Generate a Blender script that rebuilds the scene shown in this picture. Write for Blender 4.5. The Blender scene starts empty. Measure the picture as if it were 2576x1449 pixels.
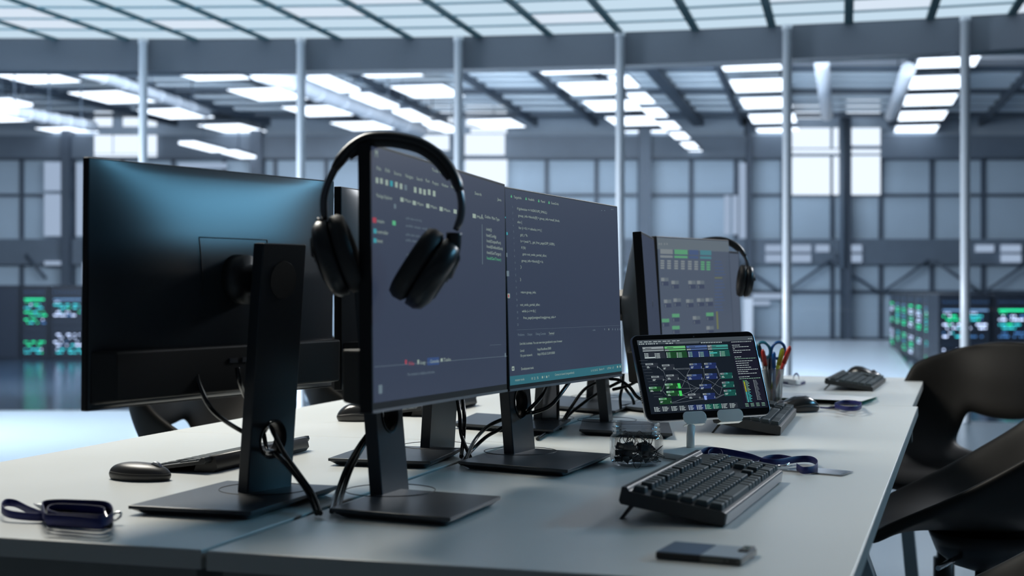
import bpy, math, random
from mathutils import Vector, Matrix
from mathutils.geometry import tessellate_polygon
random.seed(7)
F = 3650.0; CXP = 1288.0; HY = 721.0; ZC = 1.033; TZ = 0.74
V = Vector
sc = bpy.context.scene
COL = sc.collection
R = math.radians

def T(px, py, z=TZ):
    """where the sight line of a photo point meets the level z"""
    d = F * (ZC - z) / (py - HY)
    return V(((px - CXP) / F * d, d, z))

def P(px, py, d):
    return V(((px - CXP) / F * d, d, ZC - (py - HY) / F * d))

# ------------------------------------------------------------------ materials
def mat(name, col, rough=0.5, metal=0.0, emit=None, es=1.0, spec=0.5, noise=0.0, nscale=40, bump=0.0, alpha=None, trans=0.0, coat=0.0):
    m = bpy.data.materials.new(name); m.use_nodes = True
    nt = m.node_tree; b = nt.nodes['Principled BSDF']
    c = (col[0], col[1], col[2], 1)
    b.inputs['Base Color'].default_value = c
    b.inputs['Roughness'].default_value = rough
    b.inputs['Metallic'].default_value = metal
    b.inputs['Specular IOR Level'].default_value = spec
    b.inputs['Transmission Weight'].default_value = trans
    b.inputs['Coat Weight'].default_value = coat
    if emit is not None:
        b.inputs['Emission Color'].default_value = (emit[0], emit[1], emit[2], 1)
        b.inputs['Emission Strength'].default_value = es
    if noise or bump:
        tc = nt.nodes.new('ShaderNodeTexCoord'); n = nt.nodes.new('ShaderNodeTexNoise')
        n.inputs['Scale'].default_value = nscale; n.inputs['Detail'].default_value = 3
        nt.links.new(tc.outputs['Object'], n.inputs['Vector'])
        if noise:
            mx = nt.nodes.new('ShaderNodeMix'); mx.data_type = 'RGBA'
            mx.inputs[6].default_value = tuple(x * (1 - noise) for x in col) + (1,)
            mx.inputs[7].default_value = tuple(min(1, x * (1 + noise)) for x in col) + (1,)
            nt.links.new(n.outputs['Fac'], mx.inputs[0]); nt.links.new(mx.outputs[2], b.inputs['Base Color'])
        if bump:
            bp = nt.nodes.new('ShaderNodeBump'); bp.inputs['Strength'].default_value = bump; bp.inputs['Distance'].default_value = 0.001
            nt.links.new(n.outputs['Fac'], bp.inputs['Height']); nt.links.new(bp.outputs['Normal'], b.inputs['Normal'])
    return m

def emat(name, col, s=1.0):
    m = bpy.data.materials.new(name); m.use_nodes = True
    nt = m.node_tree; nt.nodes.clear()
    e = nt.nodes.new('ShaderNodeEmission'); o = nt.nodes.new('ShaderNodeOutputMaterial')
    e.inputs[0].default_value = (*col, 1); e.inputs[1].default_value = s
    nt.links.new(e.outputs[0], o.inputs[0]); return m

def glassmat(name, tint, refl=0.12, rough=0.02, fk=1.0):
    m = bpy.data.materials.new(name); m.use_nodes = True
    nt = m.node_tree; nt.nodes.clear()
    t = nt.nodes.new('ShaderNodeBsdfTransparent'); g = nt.nodes.new('ShaderNodeBsdfGlossy')
    mx = nt.nodes.new('ShaderNodeMixShader'); fr = nt.nodes.new('ShaderNodeFresnel'); o = nt.nodes.new('ShaderNodeOutputMaterial')
    ml = nt.nodes.new('ShaderNodeMath'); ml.operation = 'MULTIPLY_ADD'; ml.inputs[1].default_value = fk; ml.inputs[2].default_value = refl
    fr.inputs[0].default_value = 1.45
    t.inputs[0].default_value = (*tint, 1); g.inputs['Roughness'].default_value = rough
    nt.links.new(fr.outputs[0], ml.inputs[0]); nt.links.new(ml.outputs[0], mx.inputs[0])
    nt.links.new(t.outputs[0], mx.inputs[1]); nt.links.new(g.outputs[0], mx.inputs[2]); nt.links.new(mx.outputs[0], o.inputs[0])
    return m

M = {}
M['desk'] = mat('white_laminate', (0.74, 0.76, 0.74), 0.33, noise=0.02, nscale=8, bump=0.02)
M['desk_edge'] = mat('desk_edging', (0.40, 0.40, 0.38), 0.4)
M['frame_dark'] = mat('desk_frame', (0.15, 0.155, 0.15), 0.5, noise=0.1)
M['leg_grey'] = mat('desk_leg_paint', (0.30, 0.38, 0.42), 0.4, noise=0.04)
M['black'] = mat('black_plastic', (0.012, 0.014, 0.017), 0.42, noise=0.1, nscale=200, bump=0.04)
M['stand'] = mat('charcoal_stand', (0.026, 0.032, 0.040), 0.33, noise=0.08, nscale=300, bump=0.02)
M['back'] = mat('monitor_back_plastic', (0.026, 0.034, 0.043), 0.30, noise=0.04, nscale=300)
M['lower'] = mat('monitor_lower_plastic', (0.006, 0.007, 0.008), 0.6, noise=0.1, nscale=100)
M['bezel'] = mat('gloss_bezel', (0.008, 0.009, 0.011), 0.45, spec=0.25)
M['chrome'] = mat('chrome', (0.8, 0.8, 0.82), 0.12, 1.0)
M['silver'] = mat('silver_edge', (0.35, 0.36, 0.4), 0.3, 0.9)
M['cable'] = mat('cable_rubber', (0.008, 0.009, 0.010), 0.24, noise=0.1)
M['mouse'] = mat('mouse_gloss', (0.022, 0.022, 0.022), 0.22, noise=0.05, coat=0.2)
M['mouse_m'] = mat('mouse_matte', (0.03, 0.028, 0.027), 0.36, noise=0.05)
M['key'] = mat('keycap', (0.045, 0.062, 0.070), 0.6, spec=0.3, noise=0.08, nscale=400, bump=0.05)
M['keylegend'] = mat('key_legend', (0.35, 0.38, 0.4), 0.5)
M['kbody'] = mat('keyboard_case', (0.016, 0.018, 0.02), 0.4, noise=0.08, nscale=200)
M['kside'] = mat('keyboard_side', (0.16, 0.18, 0.2), 0.35, 0.3)
M['white'] = mat('white_metal', (0.86, 0.87, 0.84), 0.35, noise=0.02)
M['blue'] = mat('navy_ribbon', (0.009, 0.014, 0.12), 0.55, noise=0.15, nscale=600, bump=0.1)
M['jar'] = glassmat('jar_plastic', (0.96, 0.97, 0.98), 0.03, 0.05, 0.55)
M['glass'] = glassmat('wall_glass', (0.93, 0.96, 0.98), 0.0, 0.0, 0.5)
M['sleeve'] = glassmat('clear_sleeve', (0.85, 0.87, 0.92), 0.25, 0.12)
M['paper'] = mat('paper', (0.88, 0.89, 0.90), 0.6, noise=0.02)
M['teal'] = mat('teal_cover', (0.02, 0.36, 0.27), 0.5)
M['chair'] = mat('chair_leather', (0.012, 0.011, 0.010), 0.5, spec=0.25, noise=0.15, nscale=60, bump=0.1)
M['chair_r'] = mat('chair_rim', (0.03, 0.027, 0.025), 0.38)
M['cushion'] = mat('ear_cushion', (0.012, 0.012, 0.013), 0.6, noise=0.1, nscale=80, bump=0.1)
M['band'] = mat('headband_plastic', (0.011, 0.012, 0.014), 0.33)
M['slider'] = mat('slider_metal', (0.10, 0.105, 0.115), 0.3, 0.6)
M['post'] = mat('post_white', (0.70, 0.74, 0.80), 0.25, 0.0, noise=0.02)
M['soffit'] = mat('soffit_grey', (0.15, 0.175, 0.215), 0.35, noise=0.05, nscale=2)
M['floor'] = mat('office_floor', (0.27, 0.33, 0.38), 0.28, noise=0.03, nscale=3)
M['hfloor2'] = mat('hall_floor_painted_light', (0.70, 0.78, 0.86), 0.3, noise=0.03, nscale=1)  # pale copy of the hall floor, light put into its colour
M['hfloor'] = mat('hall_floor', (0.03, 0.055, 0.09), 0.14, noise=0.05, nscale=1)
M['hwall'] = mat('hall_wall_panel', (0.36, 0.45, 0.54), 0.5, noise=0.08, nscale=0.6)
M['hceil'] = mat('hall_ceiling', (0.60, 0.68, 0.74), 0.6, noise=0.1, nscale=0.5)
M['steel'] = mat('hall_steel', (0.05, 0.07, 0.10), 0.5, noise=0.1, nscale=2)
M['purlin'] = mat('pale_purlin', (0.78, 0.86, 0.92), 0.5)
M['clad'] = mat('upper_cladding', (0.27, 0.33, 0.40), 0.6, noise=0.1, nscale=1)
M['steel2'] = mat('hall_steel_grey', (0.10, 0.13, 0.17), 0.5, noise=0.1, nscale=2)
M['duct'] = mat('duct_metal', (0.75, 0.78, 0.84), 0.35, noise=0.04, nscale=3)
M['rack'] = mat('rack_cabinet', (0.010, 0.014, 0.022), 0.35, noise=0.1)
M['rackface'] = mat('server_face', (0.014, 0.020, 0.032), 0.35)
M['ceilbar'] = mat('ceiling_grid_bar', (0.05, 0.13, 0.15), 0.5)
M['ceilbar2'] = mat('ceiling_cross_strip', (0.30, 0.50, 0.58), 0.5)
M['tile_a'] = emat('ceiling_diffuser', (0.57, 0.73, 0.86), 1.0)
M['tile_b'] = emat('ceiling_diffuser_bright', (0.70, 0.80, 0.92), 1.0)
M['lamp'] = emat('hall_lamp_diffuser', (0.84, 0.90, 1.0), 3.0)
M['window'] = emat('bright_window', (0.84, 0.90, 1.0), 1.3)
M['window2'] = emat('dim_window', (0.50, 0.60, 0.78), 0.8)
M['led_g'] = emat('led_green', (0.02, 0.80, 0.34), 2.6)
M['led_t'] = emat('led_teal', (0.05, 0.62, 0.70), 2.4)
M['led_w'] = emat('led_white', (0.62, 0.72, 1.0), 3.2)
M['led_b'] = emat('led_blue', (0.08, 0.25, 0.60), 1.6)
M['white_bar'] = emat('led_bar', (0.22, 0.42, 0.75), 1.2)
M['clipb'] = mat('clip_black', (0.01, 0.01, 0.012), 0.3)
M['red'] = mat('pen_red', (0.45, 0.03, 0.02), 0.35)
M['yellow'] = mat('pen_yellow', (0.55, 0.65, 0.04), 0.35)
M['bluep'] = mat('scissor_blue', (0.01, 0.10, 0.35), 0.3)
M['tealp'] = mat('scissor_teal', (0.02, 0.22, 0.32), 0.3)
M['phone_d'] = mat('phone_dark_panel', (0.06, 0.10, 0.17), 0.3)
M['phone_l'] = mat('phone_pale_panel', (0.36, 0.42, 0.48), 0.35)
M['phone_s'] = mat('phone_side', (0.006, 0.005, 0.006), 0.4)
M['phone_s2'] = mat('phone_side_grey', (0.10, 0.10, 0.09), 0.3, 0.5)

def scrmat(name, col, s, rough=0.36, spec=0.14):
    return mat(name, (0.01, 0.011, 0.013), rough, emit=col, es=s, spec=spec)

# ------------------------------------------------------------------ mesh collector
ROOTM = {}
class MB:
    def __init__(s, M4=None):
        s.v = []; s.f = []; s.m = []; s.sm = []; s.M = M4 or Matrix.Identity(4)
    def add(s, verts, faces, mi=0, smooth=False):
        o = len(s.v)
        s.v += [s.M @ V(v) for v in verts]
        for f in faces:
            s.f.append([i + o for i in f]); s.m.append(mi); s.sm.append(smooth)
        return s
    def box(s, x0, x1, y0, y1, z0, z1, mi=0):
        vs = [(x, y, z) for x in (x0, x1) for y in (y0, y1) for z in (z0, z1)]
        return s.add(vs, [(0, 1, 3, 2), (4, 6, 7, 5), (0, 4, 5, 1), (2, 3, 7, 6), (0, 2, 6, 4), (1, 5, 7, 3)], mi)
    def cbox(s, c, sx, sy, sz, mi=0):
        return s.box(c[0]-sx/2, c[0]+sx/2, c[1]-sy/2, c[1]+sy/2, c[2]-sz/2, c[2]+sz/2, mi)
    def quad(s, a, b, c, d, mi=0):
        return s.add([a, b, c, d], [(0, 1, 2, 3)], mi)
    def hull(s, lo, hi, mi=0, smooth=False, caps=True):
        """two matching rings"""
        n = len(lo)
        fs = [(i, (i+1) % n, n+(i+1) % n, n+i) for i in range(n)]
        s.add(list(lo)+list(hi), fs, mi, smooth)
        if caps: s.add(list(lo)+list(hi), [tuple(range(n))[::-1], tuple(range(n, 2*n))], mi)
        return s
    def loft(s, rings, mi=0, smooth=True, caps=True, closed=True):
        n = len(rings[0]); vs = [p for r in rings for p in r]; fs = []
        for k in range(len(rings)-1):
            for i in range(n if closed else n-1):
                j = (i+1) % n
                fs.append((k*n+i, k*n+j, (k+1)*n+j, (k+1)*n+i))
        s.add(vs, fs, mi, smooth)
        if caps:
            s.add(rings[0], [tuple(range(n))[::-1]], mi); s.add(rings[-1], [tuple(range(n))], mi)
        return s
    def lathe(s, prof, c=(0, 0, 0), n=32, mi=0, caps=False):
        rings = [[(c[0]+r*math.cos(2*math.pi*i/n), c[1]+r*math.sin(2*math.pi*i/n), c[2]+z) for i in range(n)] for r, z in prof]
        return s.loft(rings, mi, True, caps)
    def tube(s, pts, r, n=8, mi=0, closed=False, flat=None):
        pts = [V(p) for p in pts]; rings = []; N = len(pts); up = V((0, 0, 1)); prev = None
        for k, p in enumerate(pts):
            if closed: t = pts[(k+1) % N] - pts[k-1]
            else: t = pts[min(k+1, N-1)] - pts[max(k-1, 0)]
            t.normalize()
            if prev is None:
                a = up if abs(t.z) < 0.9 else V((1, 0, 0))
                x = t.cross(a).normalized()
            else:
                x = prev - t * prev.dot(t)
                x = x.normalized() if x.length > 1e-6 else prev
            prev = x; y = t.cross(x); rr = r[k] if isinstance(r, (list, tuple)) else r
            fx, fy = flat if flat else (1, 1)
            rings.append([p + x*rr*fx*math.cos(2*math.pi*i/n) + y*rr*fy*math.sin(2*math.pi*i/n) for i in range(n)])
        if closed: rings.append(rings[0])
        return s.loft(rings, mi, True, not closed)
    def plate(s, outer, holes, mapf, t0, t1, mi=0):
        """2D outline with holes, thickened; mapf(x,y,t)->3D"""
        loops = [outer] + holes
        tri = tessellate_polygon([[V((x, y, 0)) for x, y in l] for l in loops])
        flat = [p for l in loops for p in l]
        a = [mapf(x, y, t0) for x, y in flat]; b = [mapf(x, y, t1) for x, y in flat]; n = len(flat)
        s.add(a+b, [tuple(t) for t in tri] + [tuple(i+n for i in t[::-1]) for t in tri], mi)
        o = 0
        for l in loops:
            k = len(l); aa = [mapf(x, y, t0) for x, y in l]; bb = [mapf(x, y, t1) for x, y in l]
            s.add(aa+bb, [(i, (i+1) % k, k+(i+1) % k, k+i) for i in range(k)], mi, smooth=(k > 10))
        return s
    def build(s, name, mats, parent=None, at=None, bevel=0, seg=2, sub=0, solid=0, fix=True, autosm=False):
        if not isinstance(mats, (list, tuple)): mats = [mats]
        me = bpy.data.meshes.new(name)
        if parent is not None: inv = ROOTM[parent.name].inverted()
        else:
            at = V(at) if at is not None else V((0, 0, 0))
            inv = Matrix.Translation(-at)
        me.from_pydata([inv @ v for v in s.v], [], s.f)
        for m in mats: me.materials.append(m)
        for p, mi, sm in zip(me.polygons, s.m, s.sm): p.material_index = mi; p.use_smooth = sm
        if fix:
            import bmesh
            bm = bmesh.new(); bm.from_mesh(me)
            bmesh.ops.remove_doubles(bm, verts=bm.verts, dist=1e-6)
            bmesh.ops.recalc_face_normals(bm, faces=bm.faces); bm.to_mesh(me); bm.free()
        o = bpy.data.objects.new(name, me); COL.objects.link(o)
        if parent is not None:
            o.parent = parent; ROOTM[o.name] = ROOTM[parent.name]
        else:
            o.location = at; ROOTM[o.name] = Matrix.Translation(at)
        if solid:
            k = o.modifiers.new('Solidify', 'SOLIDIFY'); k.thickness = solid; k.offset = 0
        if bevel:
            k = o.modifiers.new('Bevel', 'BEVEL'); k.width = bevel; k.segments = seg; k.limit_method = 'ANGLE'; k.angle_limit = R(35)
        if sub:
            k = o.modifiers.new('Subdivision', 'SUBSURF'); k.levels = sub; k.render_levels = sub
        return o

def thing(name, label, cat, loc, rotz=0, group=None, M4=None):
    o = bpy.data.objects.new(name, None); COL.objects.link(o)
    if M4 is not None: o.matrix_world = M4; ROOTM[o.name] = M4.copy()
    else:
        o.location = loc; o.rotation_euler = (0, 0, rotz)
        ROOTM[o.name] = Matrix.Translation(V(loc)) @ Matrix.Rotation(rotz, 4, 'Z')
    o.empty_display_size = 0.05
    o['label'] = label; o['category'] = cat
    if group: o['group'] = group
    return o
def tag(o, label, cat, group=None, kind=None):
    o['label'] = label; o['category'] = cat
    if group: o['group'] = group
    if kind: o['kind'] = kind
    return o
def struct(o, label=None):
    o['kind'] = 'structure'
    if label: o['label'] = label
    return o
def clone(root, M4, label=None, group=None, cat=None):
    """copy a thing with copies of its parts and sub-parts (shared meshes)"""
    r = root.copy(); COL.objects.link(r); r.matrix_world = M4; ROOTM[r.name] = M4.copy()
    if label: r['label'] = label
    if group: r['group'] = group
    if cat: r['category'] = cat
    for ch in list(root.children):
        c = ch.copy(); COL.objects.link(c); c.parent = r
        for g in ch.children:
            d = g.copy(); COL.objects.link(d); d.parent = c
    return r

def spline(pts, n=8, closed=False):
    pts = [V(p) for p in pts]; out = []; N = len(pts)
    rng = range(N if closed else N-1)
    for i in rng:
        p0 = pts[i-1] if (closed or i > 0) else pts[0]
        p1 = pts[i]; p2 = pts[(i+1) % N]; p3 = pts[(i+2) % N] if (closed or i+2 < N) else pts[-1]
        for k in range(n):
            t = k / n
            out.append(0.5*((2*p1)+(p2-p0)*t+(2*p0-5*p1+4*p2-p3)*t*t+(3*p1-p0-3*p2+p3)*t**3))
    if not closed: out.append(pts[-1])
    return out

def circ(cx, cy, rx, ry=None, n=28):
    ry = ry or rx
    return [(cx+rx*math.cos(2*math.pi*i/n), cy+ry*math.sin(2*math.pi*i/n)) for i in range(n)]
def rrect(x0, x1, y0, y1, r, n=6):
    out = []
    for cx, cy, a in ((x1-r, y1-r, 0), (x0+r, y1-r, 90), (x0+r, y0+r, 180), (x1-r, y0+r, 270)):
        for k in range(n+1):
            t = R(a + 90*k/n); out.append((cx+r*math.cos(t), cy+r*math.sin(t)))
    return out

# text -> triangles in the frame of a panel
_tc = {}
def text_mesh(s):
    if s in _tc: return _tc[s]
    cu = bpy.data.curves.new('t', 'FONT'); cu.body = s; cu.size = 1; cu.resolution_u = 2
    ob = bpy.data.objects.new('t', cu); COL.objects.link(ob)
    dg = bpy.context.evaluated_depsgraph_get()
    me = ob.evaluated_get(dg).to_mesh()
    vs = [tuple(v.co) for v in me.vertices]; fs = [tuple(p.vertices) for p in me.polygons]
    ob.evaluated_get(dg).to_mesh_clear()
    bpy.data.objects.remove(ob); bpy.data.curves.remove(cu)
    _tc[s] = (vs, fs); return _tc[s]

class Screen:
    """draws flat marks on a screen; coordinates u right, v down, both 0..1"""
    def __init__(s, M4, w, h):
        s.mb = MB(M4); s.w = w; s.h = h; s.k = 0
    def rect(s, u0, v0, u1, v1, mi):
        s.k += 1; n = 0.0004 + 0.000002 * s.k
        X0, X1, Z0, Z1 = u0*s.w, u1*s.w, (1-v1)*s.h, (1-v0)*s.h
        s.mb.quad((X0, n, Z0), (X1, n, Z0), (X1, n, Z1), (X0, n, Z1), mi)
    def text(s, u, v, t, size, mi, sx=1.0):
        """size is the height of capitals as a share of the screen height"""
        vs, fs = text_mesh(t); k = size*s.h/0.69; n = 0.0012
        if not fs: return
        s.mb.add([(u*s.w + x*k*sx, n, (1-v)*s.h + y*k) for x, y, z in vs], fs, mi)
    def line(s, pts, wd, mi):
        n = 0.0008
        for (u0, v0), (u1, v1) in zip(pts, pts[1:]):
            a = V((u0*s.w, 0, (1-v0)*s.h)); b = V((u1*s.w, 0, (1-v1)*s.h)); d = (b-a)
            if d.length < 1e-7: continue
            q = V((-d.z, 0, d.x)).normalized()*wd/2; e = V((0, n, 0))
            s.mb.quad(a+q+e, b+q+e, b-q+e, a-q+e, mi)
# ------------------------------------------------------------------ monitors
class Panel:
    def __init__(s, nt, nb, ft, fb, H, D=None):
        """photo corners near top/bottom, far top/bottom; H real height. D=(near, far) overrides the depths"""
        dn, df = D if D else (F*H/(nb[1]-nt[1]), F*H/(fb[1]-ft[1]))
        a, b, c, d = P(*nt, dn), P(*nb, dn), P(*ft, df), P(*fb, df)
        ux = ((c+d)-(a+b)).normalized(); uz = ((a+c)-(b+d)); uz = (uz-ux*uz.dot(ux)).normalized()
        n = ux.cross(uz); C = (a+b+c+d)/4
        s.W = ((c+d)/2-(a+b)/2).length; s.H = H; s.C = C; s.ux, s.uz, s.n = ux, uz, n
        s.O = C - ux*s.W/2 - uz*s.H/2
        s.M = Matrix(((ux.x, n.x, uz.x, s.O.x), (ux.y, n.y, uz.y, s.O.y), (ux.z, n.z, uz.z, s.O.z), (0, 0, 0, 1)))
    def uv(s, px, py):
        d = V(((px-CXP)/F, 1, -(py-HY)/F)); o = V((0, 0, ZC))
        t = (s.O-o).dot(s.n)/d.dot(s.n); q = o+d*t-s.O
        return q.dot(s.ux)/s.W, 1-q.dot(s.uz)/s.H

class PS(Screen):
    def __init__(s, pan, sc_, ox, oy):
        super().__init__(pan.M, pan.W, pan.H); s.p = pan; s.q = (sc_, ox, oy)
    def c(s, x, y):
        return s.p.uv(s.q[1]+x/s.q[0], s.q[2]+y/s.q[0])
    def fit(s, x0, y0, x1, y1, t, size, mi):
        u0, v0 = s.c(x0, y0); u1, v1 = s.c(x1, y1)
        vs, fs = text_mesh(t); w = max(v[0] for v in vs); k = size*s.h/0.69
        s.text(u0, v0, t, size, mi, sx=(u1-u0)*s.w/(w*k))
    def box(s, x0, y0, x1, y1, mi):
        """crop corners: top left and bottom right"""
        u0, v0 = s.c(x0, y0); u1, v1 = s.c(x1, y0)[0], s.c(x0, y1)[1]
        s.rect(u0, v0, u1, v1, mi)
    def path(s, pts, wd, mi):
        s.line([s.c(*p) for p in pts], wd, mi)

def quadbase(left, front, right, z=0.012):
    a, b, c = T(*left, TZ+z), T(*front, TZ+z), T(*right, TZ+z)
    return a, b, c, a + (c-b)

def stand(root, foot, htop, yaw, lean, basepx, away, zmount, target, hole=True, w=0.088, t=0.019, circle=None, hz=0.082):
    """foot: world point; lean metres; away: +1 leans towards +n side, -1 the other"""
    cu = V((math.sin(yaw), math.cos(yaw), 0)); cn = V((math.cos(yaw), -math.sin(yaw), 0))
    up = V((0, 0, 1))
    def mp(x, y, tt):
        k = y/htop
        return foot + cu*x + cn*(away*(lean*k) + tt) + up*(y)
    hl = [circ(0, hz, 0.026)] if hole else []
    mb = MB(); mb.plate([(-w/2, 0.004), (w/2, 0.004), (w/2*0.97, htop), (-w/2*0.97, htop)], hl, mp, -t/2, t/2)
    col = mb.build('stand_column', M['stand'], root, bevel=0.0015)
    if hole:
        mb = MB(); mb.loft([[mp(x, y, tt) for x, y in circ(0, hz, r)] for r, tt in ((0.0262, -t/2-.0012), (0.0238, -t/2-.0012), (0.0238, t/2+.0012), (0.0262, t/2+.0012))], 0, True, False)
        mb.build('cable_ring', M['bezel'], col)
    if circle:
        mb = MB(); s_ = t/2+0.0004; mb.loft([[mp(x, y, s_) for x, y in circ(0, circle, 0.026)], [mp(x, y, s_+.0006) for x, y in circ(0, circle, 0.0255)]], 0, False, True)
        o = mb.build('round_cap', M['lower'], col); o['label'] = 'dark round cap'
    # base plate: thin slab over a recessed foot
    a, b, c, d = basepx
    ctr = (a+b+c+d)/4
    def ring(f, z): return [V((p.x+(ctr.x-p.x)*f, p.y+(ctr.y-p.y)*f, TZ+z)) for p in (a, b, c, d)]
    mb = MB(); mb.hull(ring(0, 0.0075), ring(0.0, 0.0125), 0)
    mb.hull(ring(0.13, 0.0005), ring(0.02, 0.0075), 0)
    base = mb.build('stand_base', M['stand'], root, bevel=0.001)
    mb = MB(); fc = V((foot.x, foot.y, TZ+0.0127))
    mb.tube([fc+V((0.062*math.cos(q), 0.062*math.sin(q), 0)) for q in [2*math.pi*i/40 for i in range(40)]], 0.0006, 5, closed=True)
    mb.build('swivel_groove', M['bezel'], base)
    # mount from column to panel
    m0 = mp(0, zmount, 0); dirv = (target-m0); L = dirv.length
    mb = MB()
    mb.tube([m0, target-dirv*0.4, target-dirv*0.4, target], [0.021, 0.021, 0.034, 0.036], 24)
    mb.build('panel_mount', M['black'], root)
    return mp, cu, cn

def monitor(name, label, pan, kind, smat=None, chin=0.02, group=None, foot=None, htop=0.35, yaw=0, lean=0.028, base=None, thick=0.016, clip=False, circle=None, bz=0.006, hole=True, hz=0.082, B=0.026):
    root = thing(name, label, 'monitor', foot, group=group)
    W, H = pan.W, pan.H; s = 1 if kind == 'back' else -1
    # slab
    n0, n1 = (-thick, 0) if kind == 'back' else (-thick, 0)
    mb = MB(pan.M); mb.box(0, W, n0, n1, 0, H, 0)
    slab = mb.build('panel_frame', M['bezel'], root, bevel=0.0012)
    # bulged rear cover
    N = 48; base_n = 0.0003 if kind == 'back' else -thick-0.0003
    mb = MB(pan.M); vs = []; fs = []
    for j in range(N+1):
        v = j/N
        for i in range(N+1):
            u = i/N
            fv = (v/0.46)**0.72 if v < 0.46 else 1-0.2*((v-0.46)/0.54)**2
            fu = (1-abs(2*u-1)**3.0)
            if j == N: fv = 0
            vs.append((0.002+u*(W-0.004), base_n + s*B*fv*max(fu, 0), H-0.002-v*(H-0.004)))
    for j in range(N):
        for i in range(N):
            a = j*(N+1)+i; fs.append((a, a+1, a+N+2, a+N+1))
    mb.add(vs, fs, 0, True); mb.build('rear_cover', M['back'], root)
    # lower housing
    lo = lambda n, e: [(e, n, 0.006+e*0.3), (W-e, n, 0.006+e*0.3), (W-e, n, H*0.235), (e, n, H*0.235)]
    mb = MB(pan.M); mb.hull(lo(base_n, 0.004), lo(base_n+s*0.030, 0.02), 0)
    low = mb.build('lower_housing', M['lower'], root, bevel=0.003)
    if kind == 'back':
        mb = MB(pan.M)
        for k in range(3): mb.box(W*0.46+k*0.026, W*0.46+k*0.026+0.016, base_n+0.027, base_n+0.0315, H*0.16, H*0.18)
        mb.build('port', M['silver'], low)
        mb = MB(pan.M)
        x0, x1, z0, z1 = W*0.36, W*0.64, H*0.45, H*0.70; q = B+0.0006
        for a, b in (((x0, z1), (x1, z1)), ((x1, z1), (x1, z0)), ((x0, z1), (x0, z0))):
            mb.tube([(a[0]+(b[0]-a[0])*t/8, q*(1-abs(2*(a[0]+(b[0]-a[0])*t/8)/W-1)**3)*min(1, (1-(a[1]+(b[1]-a[1])*t/8)/H)/0.46)**0.72, a[1]+(b[1]-a[1])*t/8) for t in range(9)], 0.0007, 5)
        mb.build('mount_groove', M['lower'], root)
    scr = None
    if kind == 'screen':
        mb = MB(pan.M); mb.box(bz, W-bz, -0.001, 0.0003, chin, H-bz)
        scr = mb.build('screen', smat, root)
        mb = MB(pan.M); mb.box(0.001, W-0.001, -0.004, 0.0012, 0, 0.0035)
        o = mb.build('bottom_strip', M['silver'], root); o['label'] = 'thin silver bottom strip'
    else:  # the screen faces away
        mb = MB(pan.M); mb.box(bz, W-bz, -thick-0.0004, -thick+0.001, chin, H-bz); scr = mb.build('screen', smat or M['scr_plain'], root)
    mid = V((W/2, base_n+s*0.012, H*0.52))
    target = pan.M @ mid
    mp, cu, cn = stand(root, foot, htop, yaw, lean, base, 1 if kind == 'back' else -1, target.z-TZ, target, hole=hole, circle=circle, hz=hz)
    if clip:
        mb = MB(); o_ = mp(0, 0.115, 0)
        pts = [mp(x, 0.125, tt) for x, tt in ((-0.048, -0.014), (-0.048, 0.014), (0.085, 0.014), (0.085, -0.014))]
        mb.tube([pts[0], pts[1], pts[2], pts[3], pts[0]], 0.0035, 4, flat=(1, 2.4))
        mb.build('cable_clip', M['black'], root)
    return root, scr, pan, mp

def cable(root, pts, r=0.0030, mm=None):
    ps = [P(*p) if len(p) == 3 else T(p[0], p[1], TZ+0.004) for p in pts]
    ps = spline(ps, 8)
    for q_ in ps: q_.z = max(q_.z, TZ+r+0.0006)
    MB().tube(ps, r, 8).build('cable', mm or M['cable'], root)

SCR_A = (0.058, 0.078, 0.138)
M['scr_plain'] = scrmat('display_plain', SCR_A, 1.0)
M['scr2'] = scrmat('display_editor', SCR_A, 0.52)
M['scr6'] = scrmat('display_dim', SCR_A, 0.55, 0.75, 0.03)
M['scr3'] = scrmat('display_code', SCR_A, 0.52)
M['scr7'] = scrmat('display_far', (0.085, 0.11, 0.16), 0.8)
M['tx_w'] = emat('glyph_pale', (0.30, 0.38, 0.34)); M['tx_d'] = emat('glyph_dim', (0.13, 0.18, 0.22))
M['tx_g'] = emat('glyph_green', (0.10, 0.42, 0.22)); M['tx_r'] = emat('glyph_red', (0.35, 0.06, 0.09))
M['tx_t'] = emat('glyph_teal', (0.05, 0.30, 0.36)); M['bar_t'] = emat('status_bar_teal', (0.033, 0.135, 0.175))
M['side_d'] = emat('sidebar_dim', (0.040, 0.058, 0.082)); M['tx_n'] = emat('navy_box', (0.04, 0.075, 0.19))

def mon(*a, **k): return monitor(*a, **k)

# M1: back towards us, front left row
pan1 = Panel((230, 395), (209, 1035), (838, 456), (838, 973), 0.318)
f1 = T(665, 1252)
m1 = mon('monitor', 'dark monitor seen from behind at the front left, blue sheen on its back', pan1, 'back', foot=f1, htop=0.352, yaw=R(34), lean=0.03,
         base=quadbase((322, 1272), (632, 1288), (852, 1222)), circle=0.302, thick=0.010)
cable(m1[0], [(492, 915, 1.95), (500, 965, 1.945), (535, 1032, 1.95), (600, 1080, 2.02), (650, 1098, 2.04), (676, 1072, 2.015), (690, 1092, 1.96), (715, 1140, 1.94), (758, 1200, 1.91), (788, 1245, 1.9), (806, 1292)], 0.0034)
cable(m1[0], [(597, 925, 1.98), (603, 960, 1.98), (618, 1000, 2.02), (655, 1060, 2.04), (672, 1130, 2.02), (692, 1140, 1.95), (735, 1185, 1.93), (775, 1240, 1.91), (797, 1292)], 0.0034)

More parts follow.
